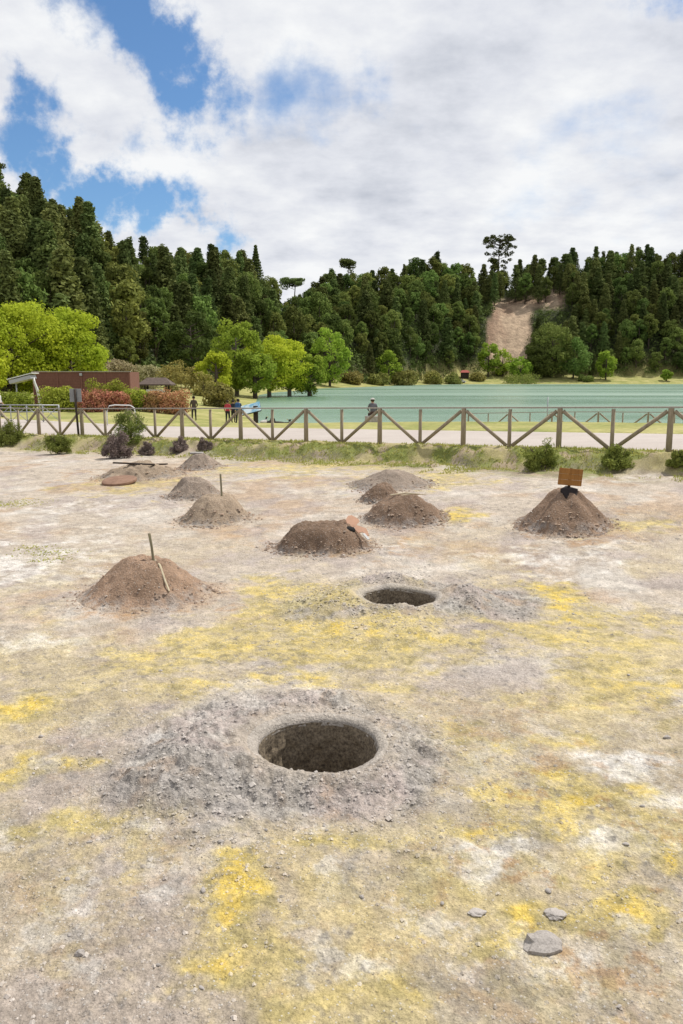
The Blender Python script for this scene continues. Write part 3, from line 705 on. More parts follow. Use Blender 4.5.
def gravel():
    P = []; Sz = []
    def add(x, y, s): P.append((x, y)); Sz.append(s)
    n = 0
    hx, hy, _ = PITS[0]
    for _ in range(7000):
        a = rng.uniform(0, 2*np.pi); q = .62+abs(rng.normal(0, .75)); add(hx-.25+q*math.cos(a)*1.1, hy-.1+q*math.sin(a), rng.uniform(.005, .017)*(1.5 if rng.random() < .06 else 1))
    hx, hy, _ = PITS[1]
    for _ in range(4500):
        a = rng.uniform(0, 2*np.pi); q = .62+abs(rng.normal(0, .7)); add(hx+q*math.cos(a)*1.25, hy+q*math.sin(a), rng.uniform(.007, .022))
    for (cx, cy, r, asp) in MOUNDS:
        for _ in range(360):
            a = rng.uniform(np.pi*.85, np.pi*2.15); q = r*rng.normal(1.02, .17); add(cx+q*math.cos(a), cy+q*asp*math.sin(a), rng.uniform(.010, .030)*(1 if cy < 14 else 1.2))
    for _ in range(9000):
        y = 2.6*math.exp(rng.uniform(0, 1.75)); x = rng.uniform(-.5, .5)*y*1.05
        if vn(x*.9, y*.9, 77)+.25*vn(x*3, y*3, 78) < .55: continue
        add(x, y, rng.uniform(.004, .013)*(1+.05*y))
    P = np.array(P); Sz = np.array(Sz)*(.30+.95*rng.random(len(Sz))**2.5)*1.1
    ok = np.ones(len(P), bool)
    for (hx, hy, r) in PITS: ok &= np.hypot(P[:, 0]-hx, P[:, 1]-hy) > r+.09
    P = P[ok]; Sz = Sz[ok]; Z = full_z(P[:, 0], P[:, 1])
    for (cx, cy, r, asp), mv in zip(MOUNDS, MESHV):
        ii = np.where(np.hypot(P[:, 0]-cx, (P[:, 1]-cy)/asp) < r*1.28)[0]
        for i_ in ii:
            d2 = (mv[:, 0]-P[i_, 0])**2+(mv[:, 1]-P[i_, 1])**2; Z[i_] = max(Z[i_], mv[int(np.argmin(d2)), 2])
    base = np.array([(1, 0, 0), (-1, 0, 0), (0, 1, 0), (0, -1, 0), (0, 0, .8), (.62, .62, .45), (-.6, .65, .4), (-.65, -.6, .5), (.62, -.65, .42)], float)
    T = np.array([(4, 0, 5), (4, 5, 2), (4, 2, 6), (4, 6, 1), (4, 1, 7), (4, 7, 3), (4, 3, 8), (4, 8, 0), (0, 2, 5), (2, 1, 6), (1, 3, 7), (3, 0, 8)])
    n = len(P); V = np.repeat(base[None], n, 0)*(1+rng.uniform(-.3, .3, (n, 9, 3)))
    a = rng.uniform(0, 6.28, n); c, s = np.cos(a)[:, None], np.sin(a)[:, None]
    x = V[:, :, 0]*c-V[:, :, 1]*s; y = V[:, :, 0]*s+V[:, :, 1]*c
    V = np.stack([x, y*1., V[:, :, 2]], -1)*Sz[:, None, None]
    V[:, :, 0] += P[:, 0, None]; V[:, :, 1] += P[:, 1, None]; V[:, :, 2] += Z[:, None]-Sz[:, None]*.1
    Q = (T[None]+np.arange(n)[:, None, None]*9).reshape(-1, 3)
    shade = rng.uniform(.65, 1.45, n)[:, None]; cols = np.clip(np.array([.42, .385, .355])[None]*shade, 0, .7); cols = .5*cols+.5*ground_color(P[:, 0], P[:, 1])
    for (cx, cy, r, asp) in MOUNDS:
        mm = (np.hypot(P[:, 0]-cx, (P[:, 1]-cy)/asp) < r*1.3) & (rng.random(n) < .85); cols[mm] = cols[mm]*.22+BRN*.9*shade[mm]*.78
    mt, nt, b = newmat('gravel_colours'); nt.links.new(N(nt, 'ShaderNodeAttribute', attribute_name='Col').outputs['Color'], b.inputs['Base Color']); b.inputs['Roughness'].default_value = .95
    o = link('gravel', npmesh('gravel', V.reshape(-1, 3), Q, mt, False, np.repeat(cols, 9, 0))); tag(o, 'loose grey gravel scattered round the pits and mounds', 'gravel', kind='stuff')
gravel()

# ------------------------------------------------------------------ foliage
def leaf_cloud(clumps, n_per, leaf, g, up=.15, inner=.35, jit=.55, aspect=.62):
    cl = np.array(clumps, float); k = len(cl); n = k*n_per
    idx = np.repeat(np.arange(k), n_per)
    d = g.normal(size=(n, 3)); d[:, 2] += up; d /= np.linalg.norm(d, axis=1)[:, None]
    rad = 1-inner*g.random(n)**2; rad *= 1+.12*g.normal(size=n)
    c = cl[idx]; p = c[:, :3]+d*c[:, 3:6]*rad[:, None]
    nn = d/c[:, 3:6]; nn /= np.linalg.norm(nn, axis=1)[:, None]; nn += g.normal(size=(n, 3))*jit; nn /= np.linalg.norm(nn, axis=1)[:, None]
    t = np.cross(nn, g.normal(size=(n, 3))); t /= np.linalg.norm(t, axis=1)[:, None]; b = np.cross(nn, t)
    s = leaf*g.uniform(.6, 1.35, n)[:, None]
    V = np.stack([p-t*s, p-b*s*aspect, p+t*s, p+b*s*aspect], 1).reshape(-1, 3)
    return V, np.arange(n*4).reshape(-1, 4)
def foliage_mesh(name, clumps, n_per, leaf, mat, g, **k):
    V, Q = leaf_cloud(clumps, n_per, leaf, g, **k); return npmesh(name, V, Q, mat, False)
def trunk_mesh(name, pts, rads, mat, branches=()):
    m = MB(); m.tube(pts, rads, 8)
    for (b, rr) in branches: m.tube(b, rr, 5)
    bmesh.ops.recalc_face_normals(m.bm, faces=m.bm.faces)
    me = bpy.data.meshes.new(name); m.bm.to_mesh(me); m.bm.free(); me.materials.append(mat)
    for p in me.polygons: p.use_smooth = True
    return me
def conifer(seed, h=20., rmax=3.3, n=78, per=50, leaf=.36):
    g = np.random.default_rng(seed); cl = []
    for i in range(n):
        f = .10+.90*((i+.5)/n)**.85; r = rmax*1.28*max(.02, 1.03-f)**.75*g.uniform(.55, 1.15); a = g.uniform(0, 6.28)
        s = (.75+1.1*(1-f))*g.uniform(.7, 1.35)
        cl.append((math.cos(a)*r*.62, math.sin(a)*r*.62, f*h, s*1.05, s*1.05, s*g.uniform(.55, 1.15)))
    return foliage_mesh('crown', cl, per, leaf, M['conifer'], g), trunk_mesh('trunk', [(0, 0, -1), (0, 0, h*.5), (0, 0, h*.97)], [.38, .22, .05], M['bark'])
def broadleaf(seed, h=15., rx=4.2, n=46, per=72, leaf=.36, mat='broad', low=.30, bark='bark', top=1., layered=0):
    g = np.random.default_rng(seed); cl = []; cz = h*(low+1)/2; rz = h*(1-low)/2
    for i in range(n):
        d = g.normal(size=3); d /= np.linalg.norm(d); q = g.uniform(.45, 1)**.5
        s = rx*g.uniform(.20, .38)
        wide = 1-.25*max(0, d[2])*top
        cl.append((d[0]*rx*q*.78*wide, d[1]*rx*q*.78*wide, cz+d[2]*rz*q*.85, s, s, s*(.85-.35*layered)))
    pts = [(0, 0, -.6), (g.uniform(-.2, .2), 0, h*low*.8), (g.uniform(-.5, .5), g.uniform(-.5, .5), h*.75)]
    br = []
    for i in range(9):
        c = cl[g.integers(0, n)]; br.append(([(0, 0, h*low*g.uniform(.5, 1.3)), (c[0]*.5, c[1]*.5, (c[2]+h*low)*.5), (c[0], c[1], c[2])], [h*.009, h*.006, h*.002]))
    return foliage_mesh('crown', cl, per, leaf, M[mat], g), trunk_mesh('trunk', pts, [h*.022, h*.017, h*.006], M[bark], br)
CON = [conifer(40+k, 20, [3.0, 3.6, 2.7, 3.9, 3.3, 2.4][k]) for k in range(6)]
# bare lower trunks, for the tops standing on the ridge
def ridge_conifer(seed):
    g = np.random.default_rng(seed); cl = []; h = 20
    for i in range(44):
        f = .42+.58*(i/44); r = 2.5*min(1, (1.05-f)*2.2)**.6*g.uniform(.4, 1.1); a = g.uniform(0, 6.28); s = g.uniform(.6, 1.05)
        cl.append((math.cos(a)*r*.7, math.sin(a)*r*.7, f*h, s*1.1, s*1.1, s*.8))
    br = [([(0, 0, c[2]-.3), (c[0], c[1], c[2])], [.08, .03]) for c in cl[::3]]
    return foliage_mesh('crown', cl, 44, .36, M['conifer'], g), trunk_mesh('trunk', [(0, 0, -1), (.1, 0, h*.5), (0, 0, h*.97)], [.36, .24, .06], M['bark'], br)
RCON = [ridge_conifer(60+k) for k in range(3)]
BRO = [broadleaf(80+k, 15, [4.2, 3.6, 4.8, 4.0, 4.5][k], low=[.2, .25, .15, .3, .2][k]) for k in range(5)]
def tree(proto, x, y, sc, name, label, cat, group=None, z=None, rz=None, squash=1.):
    z = zt(x, y) if z is None else z
    root = empty(name, (x, y, z), random.uniform(0, 6.28) if rz is None else rz); root.scale = (sc*squash, sc*squash, sc)
    link('crown', proto[0], root); link('trunk', proto[1], root); tag(root, label, cat, group); return root
# forest on the hills
def scar_block(u, v, D, ph, pw):
    # keep the landslip open
    boxes = [(484, 528, 304, 372), (526, 560, 302, 318)]
    for a, b, c, d in boxes:
        if u+pw > a and u-pw < b and v-ph < d-4 and v > c+3 and D < 428: return True
    return False
cnt = {'c': 0, 'b': 0}
cands = []
for row in range(11):
    t = .01+row/10*1.0
    u = -45.
    while u < 735:
        dpx = 19 if u < 200 else (15 if u < 330 else 11.5)
        uu = u+random.uniform(-.45, .45)*dpx; tt = t+random.uniform(-.045, .045)
        b = np.interp(uu, HT[:, 0], HT[:, 1]); r = np.interp(uu, HT[:, 0], HT[:, 2]); Y = b+tt*(r-b); X = (uu-CX)/F*Y
        cands.append((X, Y, uu, tt, row)); u += dpx
cands.sort(key=lambda c: c[1])
zs_all = full_z(np.array([c[0] for c in cands]), np.array([c[1] for c in cands]))
for (X, Y, uu, tt, row), zz in zip(cands, zs_all):
    zz = float(zz)
    if uu < 250: pc = .66 if tt > .25 else .42
    elif uu < 470: pc = .22 if tt < .8 else .15
    elif uu < 560: pc = .55
    else: pc = .60 if tt > .2 else .35
    con = random.random() < pc
    sc = random.uniform(.66, 1.12)*(TREE_H/20 if con else TREE_H/17)
    if tt > .92: sc *= random.choice([.62, .7, .8, .88, 1.0])
    if row == 0: sc *= .8
    H = (20 if con else 15)*sc; W = (3.3 if con else 4.3)*sc
    U, Vv, D = proj(X, Y, zz)
    if scar_block(U, Vv, D, H*F/D, W*F/D): continue
    if abs(uu-259) < 6 and tt > .6: continue
    if 278 < uu < 312 and tt > .6: sc *= .7
    if 340 < uu < 480 and tt < .02: continue
    if con:
        if cnt['c'] >= 298: con = False
        else: cnt['c'] += 1
    if con:
        pr = random.choice(RCON) if (tt > .9 and random.random() < .55) else random.choice(CON)
        side = 'left hill' if uu < 265 else 'hill across the lake'
        tree(pr, X, Y, sc, 'conifer_tree', ('dark conifer in the dense forest on the %s' % side), 'tree', 'conifers in the forest of the %s' % side, zz, squash=random.uniform(.95, 1.55))
    else:
        if cnt['b'] >= 298: continue
        cnt['b'] += 1
        side = 'left hill' if uu < 265 else 'hill across the lake'
        tree(random.choice(BRO), X, Y, sc, 'broadleaf_tree', ('dark green broadleaf tree in the dense forest on the %s' % side), 'tree', 'broadleaf trees in the forest of the %s' % side, zz)
print('forest', cnt)
# undergrowth : one mass of shrubs filling the slope
def undergrowth():
    cl = []
    g = np.random.default_rng(5)
    for _ in range(5200):
        uu = g.uniform(-60, 745); tt = g.uniform(-.015, 1.08)
        b = np.interp(uu, HT[:, 0], HT[:, 1]); r = np.interp(uu, HT[:, 0], HT[:, 2]); Y = b+tt*(r-b); X = (uu-CX)/F*Y
        if float(scar_mask(np.array([X]), np.array([Y]))[0]) > .15: continue
        if 482 < uu < 530 and tt < .10: continue
        cl.append((X, Y, uu))
    X = np.array([c[0] for c in cl]); Y = np.array([c[1] for c in cl]); Z = full_z(X, Y)
    s = g.uniform(1.0, 3.0, len(X)); C = np.stack([X, Y, Z+s*.45, s, s, s*g.uniform(.7, 1.3, len(X))], 1)
    me = foliage_mesh('forest_undergrowth', C, 44, .40, M['under'], g, up=.5)
    tag(link('forest_undergrowth', me), 'mass of low dark undergrowth between the forest trees', 'undergrowth', kind='stuff')
undergrowth()

# special skyline trees
def at(u, D): return (u-CX)/F*D, D
def ztop(v, D): return 3.1+D*((CY-v)/F*CP-SP)
def custom(name, u, D, vtop, wpx, clf, label, mat='conifer', per=60, leaf=.4, cat='tree', trunk_r=.4, lean=0, bark='bark', group=None):
    x, y = at(u, D); z = zt(x, y); h = ztop(vtop, D)-z; w = wpx/F*D/2; g = np.random.default_rng(abs(int(u))+3)
    cl = clf(h, w, g); root = empty(name, (x, y, z))
    link('crown', foliage_mesh('crown', cl, per, leaf, M[mat], g), root)
    br = [([(lean*.6*c[2]/h, 0, max(.2, c[2]-abs(c[0])*.4-.3)), (c[0], c[1], c[2])], [trunk_r*.3, trunk_r*.12]) for c in cl[::2] if c[2] < h*.8 or name in ('pine_tree', 'spruce_tree')]
    th_ = 1 if name in ('pine_tree', 'spruce_tree') else .78
    link('trunk', trunk_mesh('trunk', [(0, 0, -1), (lean*.4, 0, h*.4), (lean*.7, 0, h*.7*th_), (lean, 0, h*.95*th_)], [trunk_r, trunk_r*.75, trunk_r*.5, trunk_r*.15], M[bark], br), root)
    tag(root, label, cat, group); return root
def umbrella(h, w, g):
    return [(w*g.uniform(-.8, .8), w*g.uniform(-.6, .6), h*.96-abs(g.normal())*1.6, 1.7, 1.5, .8) for _ in range(34)]
def tallpine(h, w, g):
    c = []
    for f0, ww, n in ((.96, .7, 14), (.90, .95, 22), (.80, .9, 16), (.68, .8, 12), (.56, .7, 10), (.45, .5, 8)):
        for _ in range(n): c.append((w*ww*g.uniform(-1, 1), w*.6*g.uniform(-1, 1), h*(f0+g.uniform(-.03, .03)), 1.25, 1.1, .75))
    return c
def spruce(h, w, g):
    c = []
    for k in range(16):
        f = .35+.64*k/15; r = w*(1.05-f)*1.5
        for a in np.linspace(0, 6.28, 7)[:-1]+g.uniform(0, 1): c.append((math.cos(a)*r*.6, math.sin(a)*r*.6, h*f-.35*r*.3, max(.3, r*.5), max(.3, r*.5), .42))
    return c
custom('pine_tree', 493, 425, 241, 32, tallpine, 'tall open-crowned pine rising above the bare landslip', 'conifer', 46, .42, trunk_r=.5)
custom('spruce_tree', 259, 330, 251, 18, spruce, 'lone tiered spruce sticking up from the dip in the skyline', 'conifer', 40, .4, trunk_r=.3)
custom('pine_tree', 294, 366, 281, 24, umbrella, 'flat-topped umbrella pine in the dip of the skyline', 'conifer', 60, .4, trunk_r=.4, lean=1.6)
custom('pine_tree', 348, 392, 263, 14, umbrella, 'flat-topped pine on the skyline left of centre of the far hill', 'conifer', 60, .4, trunk_r=.4)
custom('pine_tree', 8, 228, 168, 22, tallpine, 'tall thin pine at the far left of the skyline', 'conifer', 60, .34, trunk_r=.35)
def round_crown(low=.1, n=46, sz=.3):
    def f(h, w, g):
        c = []; cz = h*(1+low)/2; rz = h*(1-low)/2
        for _ in range(n):
            d = g.normal(size=3); d /= np.linalg.norm(d); q = g.uniform(.5, 1)**.5; s = w*g.uniform(sz*.65, sz*1.2)
            c.append((d[0]*w*q*.82, d[1]*w*q*.82, cz+d[2]*rz*q*.85, s, s, s*.8))
        return c
    return f
# dark round tree before the left hill, and trees at the foot of the landslip
custom('broadleaf_tree', 194, 148, 306, 52, round_crown(.03, 60, .26), 'big dark round-crowned tree at the foot of the left hill', 'broad', 120, .26)
custom('broadleaf_tree', 548, 352, 322, 44, round_crown(.0, 60, .26), 'dark spreading tree in front of the landslip', 'broad', 110, .45)
custom('broadleaf_tree', 536, 349, 342, 30, round_crown(.0, 40, .3), 'lower dark tree at the left foot of the spreading tree by the landslip', 'broad', 110, .42)
custom('broadleaf_tree', 570, 350, 335, 34, round_crown(.0, 40, .3), 'dark tree right of the spreading tree by the landslip', 'broad', 110, .42)
custom('broadleaf_tree', 518, 345, 357, 26, round_crown(.0, 30, .32), 'bright green small tree at the foot of the landslip', 'fresh2', 90, .40)
custom('broadleaf_tree', 486, 349, 340, 22, round_crown(.0, 30, .34), 'green tree at the left edge of the landslip', 'fresh2', 90, .42)
custom('broadleaf_tree', 602, 347, 350, 20, round_crown(.0, 30, .34), 'light green tree on the right shore below the dark forest', 'fresh2', 80, .42)
custom('broadleaf_tree', 662, 345, 370, 11, round_crown(.1, 20, .36), 'small round light green tree near the right end of the far shore', 'fresh2', 70, .4)
custom('broadleaf_tree', 500, 352, 350, 24, round_crown(.0, 26, .34), 'green bushy tree covering the left foot of the landslip', 'fresh2', 90, .42)
custom('broadleaf_tree', 534, 356, 328, 26, round_crown(.0, 36, .3), 'dark upper tree at the right side of the landslip', 'broad', 100, .42)
# fresh green trees
custom('lime_green_tree', 16, 88, 297, 130, round_crown(.02, 95, .20), 'huge lime green tree at the left edge in front of the hill', 'fresh', 300, .16, bark='bark')
custom('lime_green_tree', 74, 92, 309, 88, round_crown(.02, 70, .22), 'wide lime green tree behind the red-brown slatted wall', 'fresh', 260, .17, bark='bark')
custom('lime_green_tree', -25, 80, 330, 80, round_crown(.02, 50, .24), 'lime green tree cut off by the left edge of the view', 'fresh', 200, .16, bark='palebark')
custom('spring_tree', 238, 128, 317, 62, round_crown(.0, 60, .23), 'tallest bright green tree of the lakeside group', 'fresh2', 170, .20, bark='palebark')
custom('spring_tree', 270, 136, 334, 56, round_crown(.02, 50, .25), 'bright yellow-green tree in the middle of the lakeside group', 'fresh', 150, .20, bark='palebark')
custom('spring_tree', 290, 140, 338, 50, round_crown(.04, 45, .26), 'yellow-green tree right of the middle of the lakeside group', 'fresh', 150, .20, bark='palebark')
custom('spring_tree', 310, 142, 352, 36, round_crown(.10, 40, .28), 'low round mid-green tree at the right end of the lakeside group', 'fresh2', 140, .20, bark='bark')
custom('spring_tree', 218, 118, 350, 38, round_crown(.0, 40, .28), 'small yellow-green tree at the left end of the lakeside group', 'fresh', 130, .18, bark='bark')
custom('spring_tree', 256, 126, 350, 44, round_crown(.02, 36, .28), 'low bright green tree before the tallest of the lakeside group', 'fresh2', 130, .2, bark='bark')
custom('broadleaf_tree', 330, 240, 322, 40, round_crown(.0, 44, .28), 'mid-green tree where the lakeside group meets the far forest', 'fresh2', 100, .34)
custom('broadleaf_tree', 388, 290, 350, 26, round_crown(.0, 34, .3), 'green tree at the forest edge behind the olive meadow', 'fresh2', 90, .38)
# meadow-edge bushes
def bush(u, D, vtop, wpx, mat, label, name='bush', per=80, leaf=.16, n=22, group=None):
    return custom(name, u, D, vtop, wpx, round_crown(-.25, n, .42), label, mat, per, leaf, 'bush', .05, group=group)
bush(183, 118, 363, 44, 'olive', 'big olive-yellow bush on the lawn behind the shelter', per=170)
bush(205, 112, 372, 22, 'olive', 'small olive bush right of the big one on the lawn', per=120)
bush(150, 122, 362, 34, 'blossom', 'faded pinkish bush behind the shelter roof', per=160)
bush(124, 120, 357, 34, 'blossom', 'faded pinkish bush over the right end of the slatted wall', per=160)
bush(222, 84, 386, 36, 'olive', 'low dry hedge bush beside the people on the lawn', per=130)
for k, (u, D, vt, w) in enumerate([(352, 262, 374, 24), (378, 276, 373, 22), (404, 290, 371, 26), (432, 318, 371, 22), (452, 326, 373.5, 16), (476, 340, 373, 14)]):
    bush(u, D, vt, w, 'olive', 'dry olive bush in the row along the far meadow, %s' % ['nearest the lakeside trees', 'second from the lakeside trees', 'third from the lakeside trees', 'third from the white car', 'next to last before the car', 'just right of the white car'][k], per=90, leaf=.4, group='dry bushes along the far meadow')
bush(520, 333, 376.5, 36, 'broad', 'low dark bush overhanging the far shore under the landslip', per=90, leaf=.3)
bush(583, 343, 373, 14, 'broad', 'small dark bush on the far shore right of the landslip', per=90, leaf=.3)

# bank shrubs
def shrub(u, v, wpx, hpx, mat, label):
    p = hit(u, v); x, y = p[0], p[1]+.3; D = math.hypot(x, y); w = wpx/F*D/2; h = hpx/F*D; g = np.random.default_rng(abs(int(u))+9); z = zt(x, y)
    cl = []
    for _ in range(46):
        d = g.normal(size=3); d[2] = abs(d[2])*.8; d /= np.linalg.norm(d); q = g.uniform(.2, 1)**.6; s = w*g.uniform(.16, .36)
        cl.append((d[0]*w*q*.9, d[1]*w*q*.8, h*.06+d[2]*h*q*.78, s, s, s*g.uniform(.7, 1.3)))
    root = empty('shrub', (x, y, z)); tag(root, label, 'shrub', 'shrubs along the bank below the fence')
    mats = M[mat]
    link('foliage', foliage_mesh('foliage', cl, 150, .042, mats, g, jit=.9, aspect=.3, inner=.8), root)
    m = MB()
    for _ in range(8):
        a = g.uniform(0, 6.28); m.tube([(0, 0, -.1), (math.cos(a)*w*.3, math.sin(a)*w*.3, h*.4), (math.cos(a)*w*.6, math.sin(a)*w*.6, h*.7)], [.02, .012, .005], 5)
    m.build('stem', M['bark'], root)
shrub(8, 447, 30, 25, 'shrub', 'green shrub at the left edge of the bank')
shrub(56, 455, 27, 28, 'shrub', 'round green shrub alone on the left of the bank')
shrub(128, 449, 36, 40, 'shrub', 'large green shrub by the fence behind the purple one')
shrub(116, 459, 30, 32, 'purple', 'large brown-purple shrub in front of the tall green one')
shrub(145, 456, 14, 16, 'purple', 'small purple shrub right of the large pair')
shrub(178, 455, 19, 17, 'purple', 'middle one of three small purple shrubs')
shrub(204, 453, 15, 14, 'purple', 'rightmost of three small purple shrubs')
shrub(542, 472, 35, 32, 'shrub', 'green shrub on the bank left above the wooden sign')
shrub(620, 473, 31, 27, 'shrub', 'green shrub on the bank right above the wooden sign')
shrub(682, 474, 18, 22, 'shrub', 'green shrub cut by the right edge of the view')
# red hedge and green hedges on the left lawn
def hedge(u0, u1, D, v0, v1, mat, label, name='hedge', n=26):
    xa, _ = at(u0, D); xb, _ = at(u1, D); xm = (xa+xb)/2; z = zt(xm, D); h = ztop(v0, D)-z; g = np.random.default_rng(abs(int(u0))+1)
    cl = [(g.uniform(xa, xb)-xm, g.uniform(-.5, .5), g.uniform(.1, .85)*h, .55, .5, .5*min(1, h)) for _ in range(n)]
    root = empty(name, (xm, D, z)); tag(root, label, 'hedge', 'clipped hedges on the left lawn')
    link('foliage', foliage_mesh('foliage', cl, 170, .075, M[mat], g), root)
    m = MB()
    for k in range(5): m.tube([((xa-xm)*.8+(xb-xa)*.2*k, 0, -.1), ((xa-xm)*.8+(xb-xa)*.2*k, 0, h*.5)], [.05, .03], 5)
    m.build('stem', M['bark'], root)
hedge(86, 108, 60, 391, 410, 'redhedge', 'red-tipped hedge between the sign and the yellow-green hedge')
hedge(110, 128, 61, 392, 410, 'redhedge', 'red-tipped hedge at the foot of the slatted wall')
hedge(130, 150, 62, 391, 408, 'greenhedge', 'green hedge with dark base left of the red one under the shelter')
hedge(150, 162, 62, 393, 408, 'redhedge', 'pinkish red hedge piece under the left shelter post')
hedge(164, 186, 62, 391, 408, 'redhedge', 'red hedge end next to the lone dark-dressed person')
hedge(44, 80, 61, 388, 406, 'greenhedge', 'dull green hedge in front of the slatted wall', n=40)
hedge(92, 126, 63, 380, 400, 'greenhedge', 'bright yellow-green bush over the red hedges', n=36)
hedge(-20, 32, 60, 393, 408, 'greenhedge', 'low green hedge at the left edge under the canopy', n=40)

# ------------------------------------------------------------------ grass blades on the bank
def blades():
    g = np.random.default_rng(11); n = 60000
    s = g.uniform(-10, 62, n); w = g.uniform(-.5, 3.4, n)
    X = FA[0]+FE[0]*s-FN[0]*w; Y = FA[1]+FE[1]*s-FN[1]*w
    k = (fbm(X*1.2, Y*1.2, 4, 101) > .44) & (w < 1.6+2.2*fbm(X*.8, Y*.8, 4, 99))
    # turf patches out on the site
    extra = []
    for (u, v, r, m) in [(10, 504, .45, 500), (46, 553, .3, 160), (30, 548, .2, 90), (52, 560, .2, 100)]:
        p = hit(u, v); extra.append(np.stack([p[0]+g.normal(0, r, m), p[1]+g.normal(0, r*.6, m)], 1))
    e = np.concatenate(extra); X = np.concatenate([X[k], e[:, 0]]); Y = np.concatenate([Y[k], e[:, 1]]); n = len(X)
    Z = full_z(X, Y); a = g.uniform(0, 6.28, n); h = g.uniform(.025, .085, n); wd = g.uniform(.012, .03, n)
    h[-len(e):] *= .35
    dx, dy = np.cos(a)*wd, np.sin(a)*wd; lx, ly = g.normal(0, .04, n), g.normal(0, .04, n)
    V = np.stack([np.stack([X-dx, Y-dy, Z-.01], 1), np.stack([X+dx, Y+dy, Z-.01], 1), np.stack([X+lx, Y+ly, Z+h], 1)], 1).reshape(-1, 3)
    tag(link('bank_grass', npmesh('bank_grass', V, np.arange(n*3).reshape(-1, 3), M['blade'], False)), 'rough yellow-green grass on the bank below the fence', 'grass', kind='stuff')
blades()

# ------------------------------------------------------------------ fences
def truss_fence(name, label, A, e, mod, n0, n1, zf, H, rb, rs, railm, group=None, brace_r=None):
    o0 = A+e*mod*n0; root = empty(name, (o0[0], o0[1], 0)); tag(root, label, 'fence', group)
    brace_r = brace_r or rs
    def P(n, h=0, off=0): 
        q = A+e*mod*n-o0; nx, ny = -e[1]*off, e[0]*off
        return Vector((q[0]+nx, q[1]+ny, zf(n)+h))
    n = n0
    while n <= n1:
        m = MB(); m.tube([P(n, -.3), P(n, H*.5), P(n, H*.985), P(n, H)], [rb, rb*.97, rb*.92, rb*.8], 10, True, .06); m.build('post', M['post'], root, True)
        if n < n1:
            m = MB(); m.tube([P(n+.5, -.3), P(n+.5, H*.98)], [rs, rs*.92], 9, True, .06); m.build('post', M['post'], root, True)
            m = MB(); m.tube([P(n+.03, H*.93, .0), P(n+.47, .06, .0)], brace_r, 8, True, .05); m.build('brace', M['post'], root, True)
            m = MB(); m.tube([P(n+.97, H*.93, .0), P(n+.53, .06, .0)], brace_r, 8, True, .05); m.build('brace', M['post'], root, True)
            m = MB(); m.bar(P(n-.0, H+.022), P(n+1.0, H+.022), rb*1.05, .045); m.build('rail', railm, root)
        n += 1
truss_fence('timber_fence', 'long brown timber truss fence running between the bank and the path', FA, FE, MOD, -3, 13, lambda n: zt(*(FA+FE*MOD*n)), 1.16, .082, .058, M['rail'], brace_r=.055)
A2 = np.array(at(700, 46)); B2 = np.array(at(470, 55)); e2 = (B2-A2)/np.linalg.norm(B2-A2)
truss_fence('lakeside_fence', 'lower timber fence at the water edge seen through the long fence', A2, e2, 3.0, -2, 5, lambda n: zt(*(A2+e2*3.0*n))-.05, 1.2, .06, .045, M['rail'], brace_r=.05)

# sign post at fence left
x, y = FA+FE*MOD*8-FN*.25
z = zt(x, y); root = empty('sign_post', (x, y, z)); tag(root, 'square grey sign seen from behind on a dark post at the left fence', 'sign')
m = MB(); m.tube([(.05, 0, -.3), (0, 0, 1.0), (-.02, 0, 1.98)], .05, 8); m.build('post', M['darkwood'], root, True)
m = MB(); m.box((-.02, -.04+.1, 1.72), (.50, .03, .56), None, .008); m.build('sign_panel', simple('grey_sign_back', (.30, .31, .31), (.22, .22, .23), 5), root)

# ------------------------------------------------------------------ slatted wall, canopy, shelter, panel
xa, xb = at(37, 70)[0], at(133, 70)[0]; D = 70; z = zt((xa+xb)/2, D); h = ztop(372, D)-z
root = empty('slatted_wall', (xa, D, z)); tag(root, 'long red-brown slatted timber wall under the lime green trees', 'wall')
m = MB(); L = xb-xa; nsl = 22
for k in range(nsl): m.box((L/2, 0, h*(k+.5)/nsl), (L, .04, h/nsl*.8))
m.build('slat_panel', M['redwood'], root)
m = MB(); m.box((L/2, .09, h/2), (L-.1, .05, h-.06)); m.build('backing', M['redwood'], root)
for k in range(5):
    m = MB(); m.box((.06+(L-.12)*k/4, -.05, h/2), (.11, .06, h), None, .01); m.build('post', M['redwood'], root)
m = MB(); m.box((L/2, .02, h+.03), (L+.1, .26, .06), None, .01); m.build('coping', M['rail'], root)
m = MB(); m.box((L*.5, -.12, h-.22), (.22, .14, .22), None, .02); m.build('lamp_box', M['greymetal'], root)
# building block behind, so that the wall has a depth: flat roof side return
m = MB(); m.box((L-.04, 1.6, h/2), (.08, 3.1, h)); m.build('side_wall', M['redwood'], root)
m = MB(); m.box((.04, 1.6, h/2), (.08, 3.1, h)); m.build('side_wall', M['redwood'], root)
# canopy on curved white post
x, y = at(39, 66); z = zt(x, y); root = empty('canopy', (x, y, z)); tag(root, 'tilted white canopy on a curved white post left of the slatted wall', 'canopy')
k = 64/F
m = MB(); 
mm = Matrix.Rotation(R(-14), 4, 'Y')
m.box((-.95, 0, 2.62), (2.1, 1.6, .07), mm, .02); m.build('roof_panel', M['white'], root)
m = MB(); m.box((-.95, -.1, 2.36), (1.8, 1.3, .30), mm, .02); m.build('roof_frame', M['greymetal'], root)
m = MB(); m.tube([(.30, 0, -.2), (.28, 0, .8), (.12, 0, 1.6), (-.05, 0, 2.1), (-.12, 0, 2.5)], [.12, .12, .11, .10, .09], 10); m.build('post', M['white'], root, True)
m = MB(); m.tube([(-1.75, .5, -.2), (-1.75, .5, 2.2)], [.05, .05], 8); m.build('rear_post', M['greymetal'], root, True)
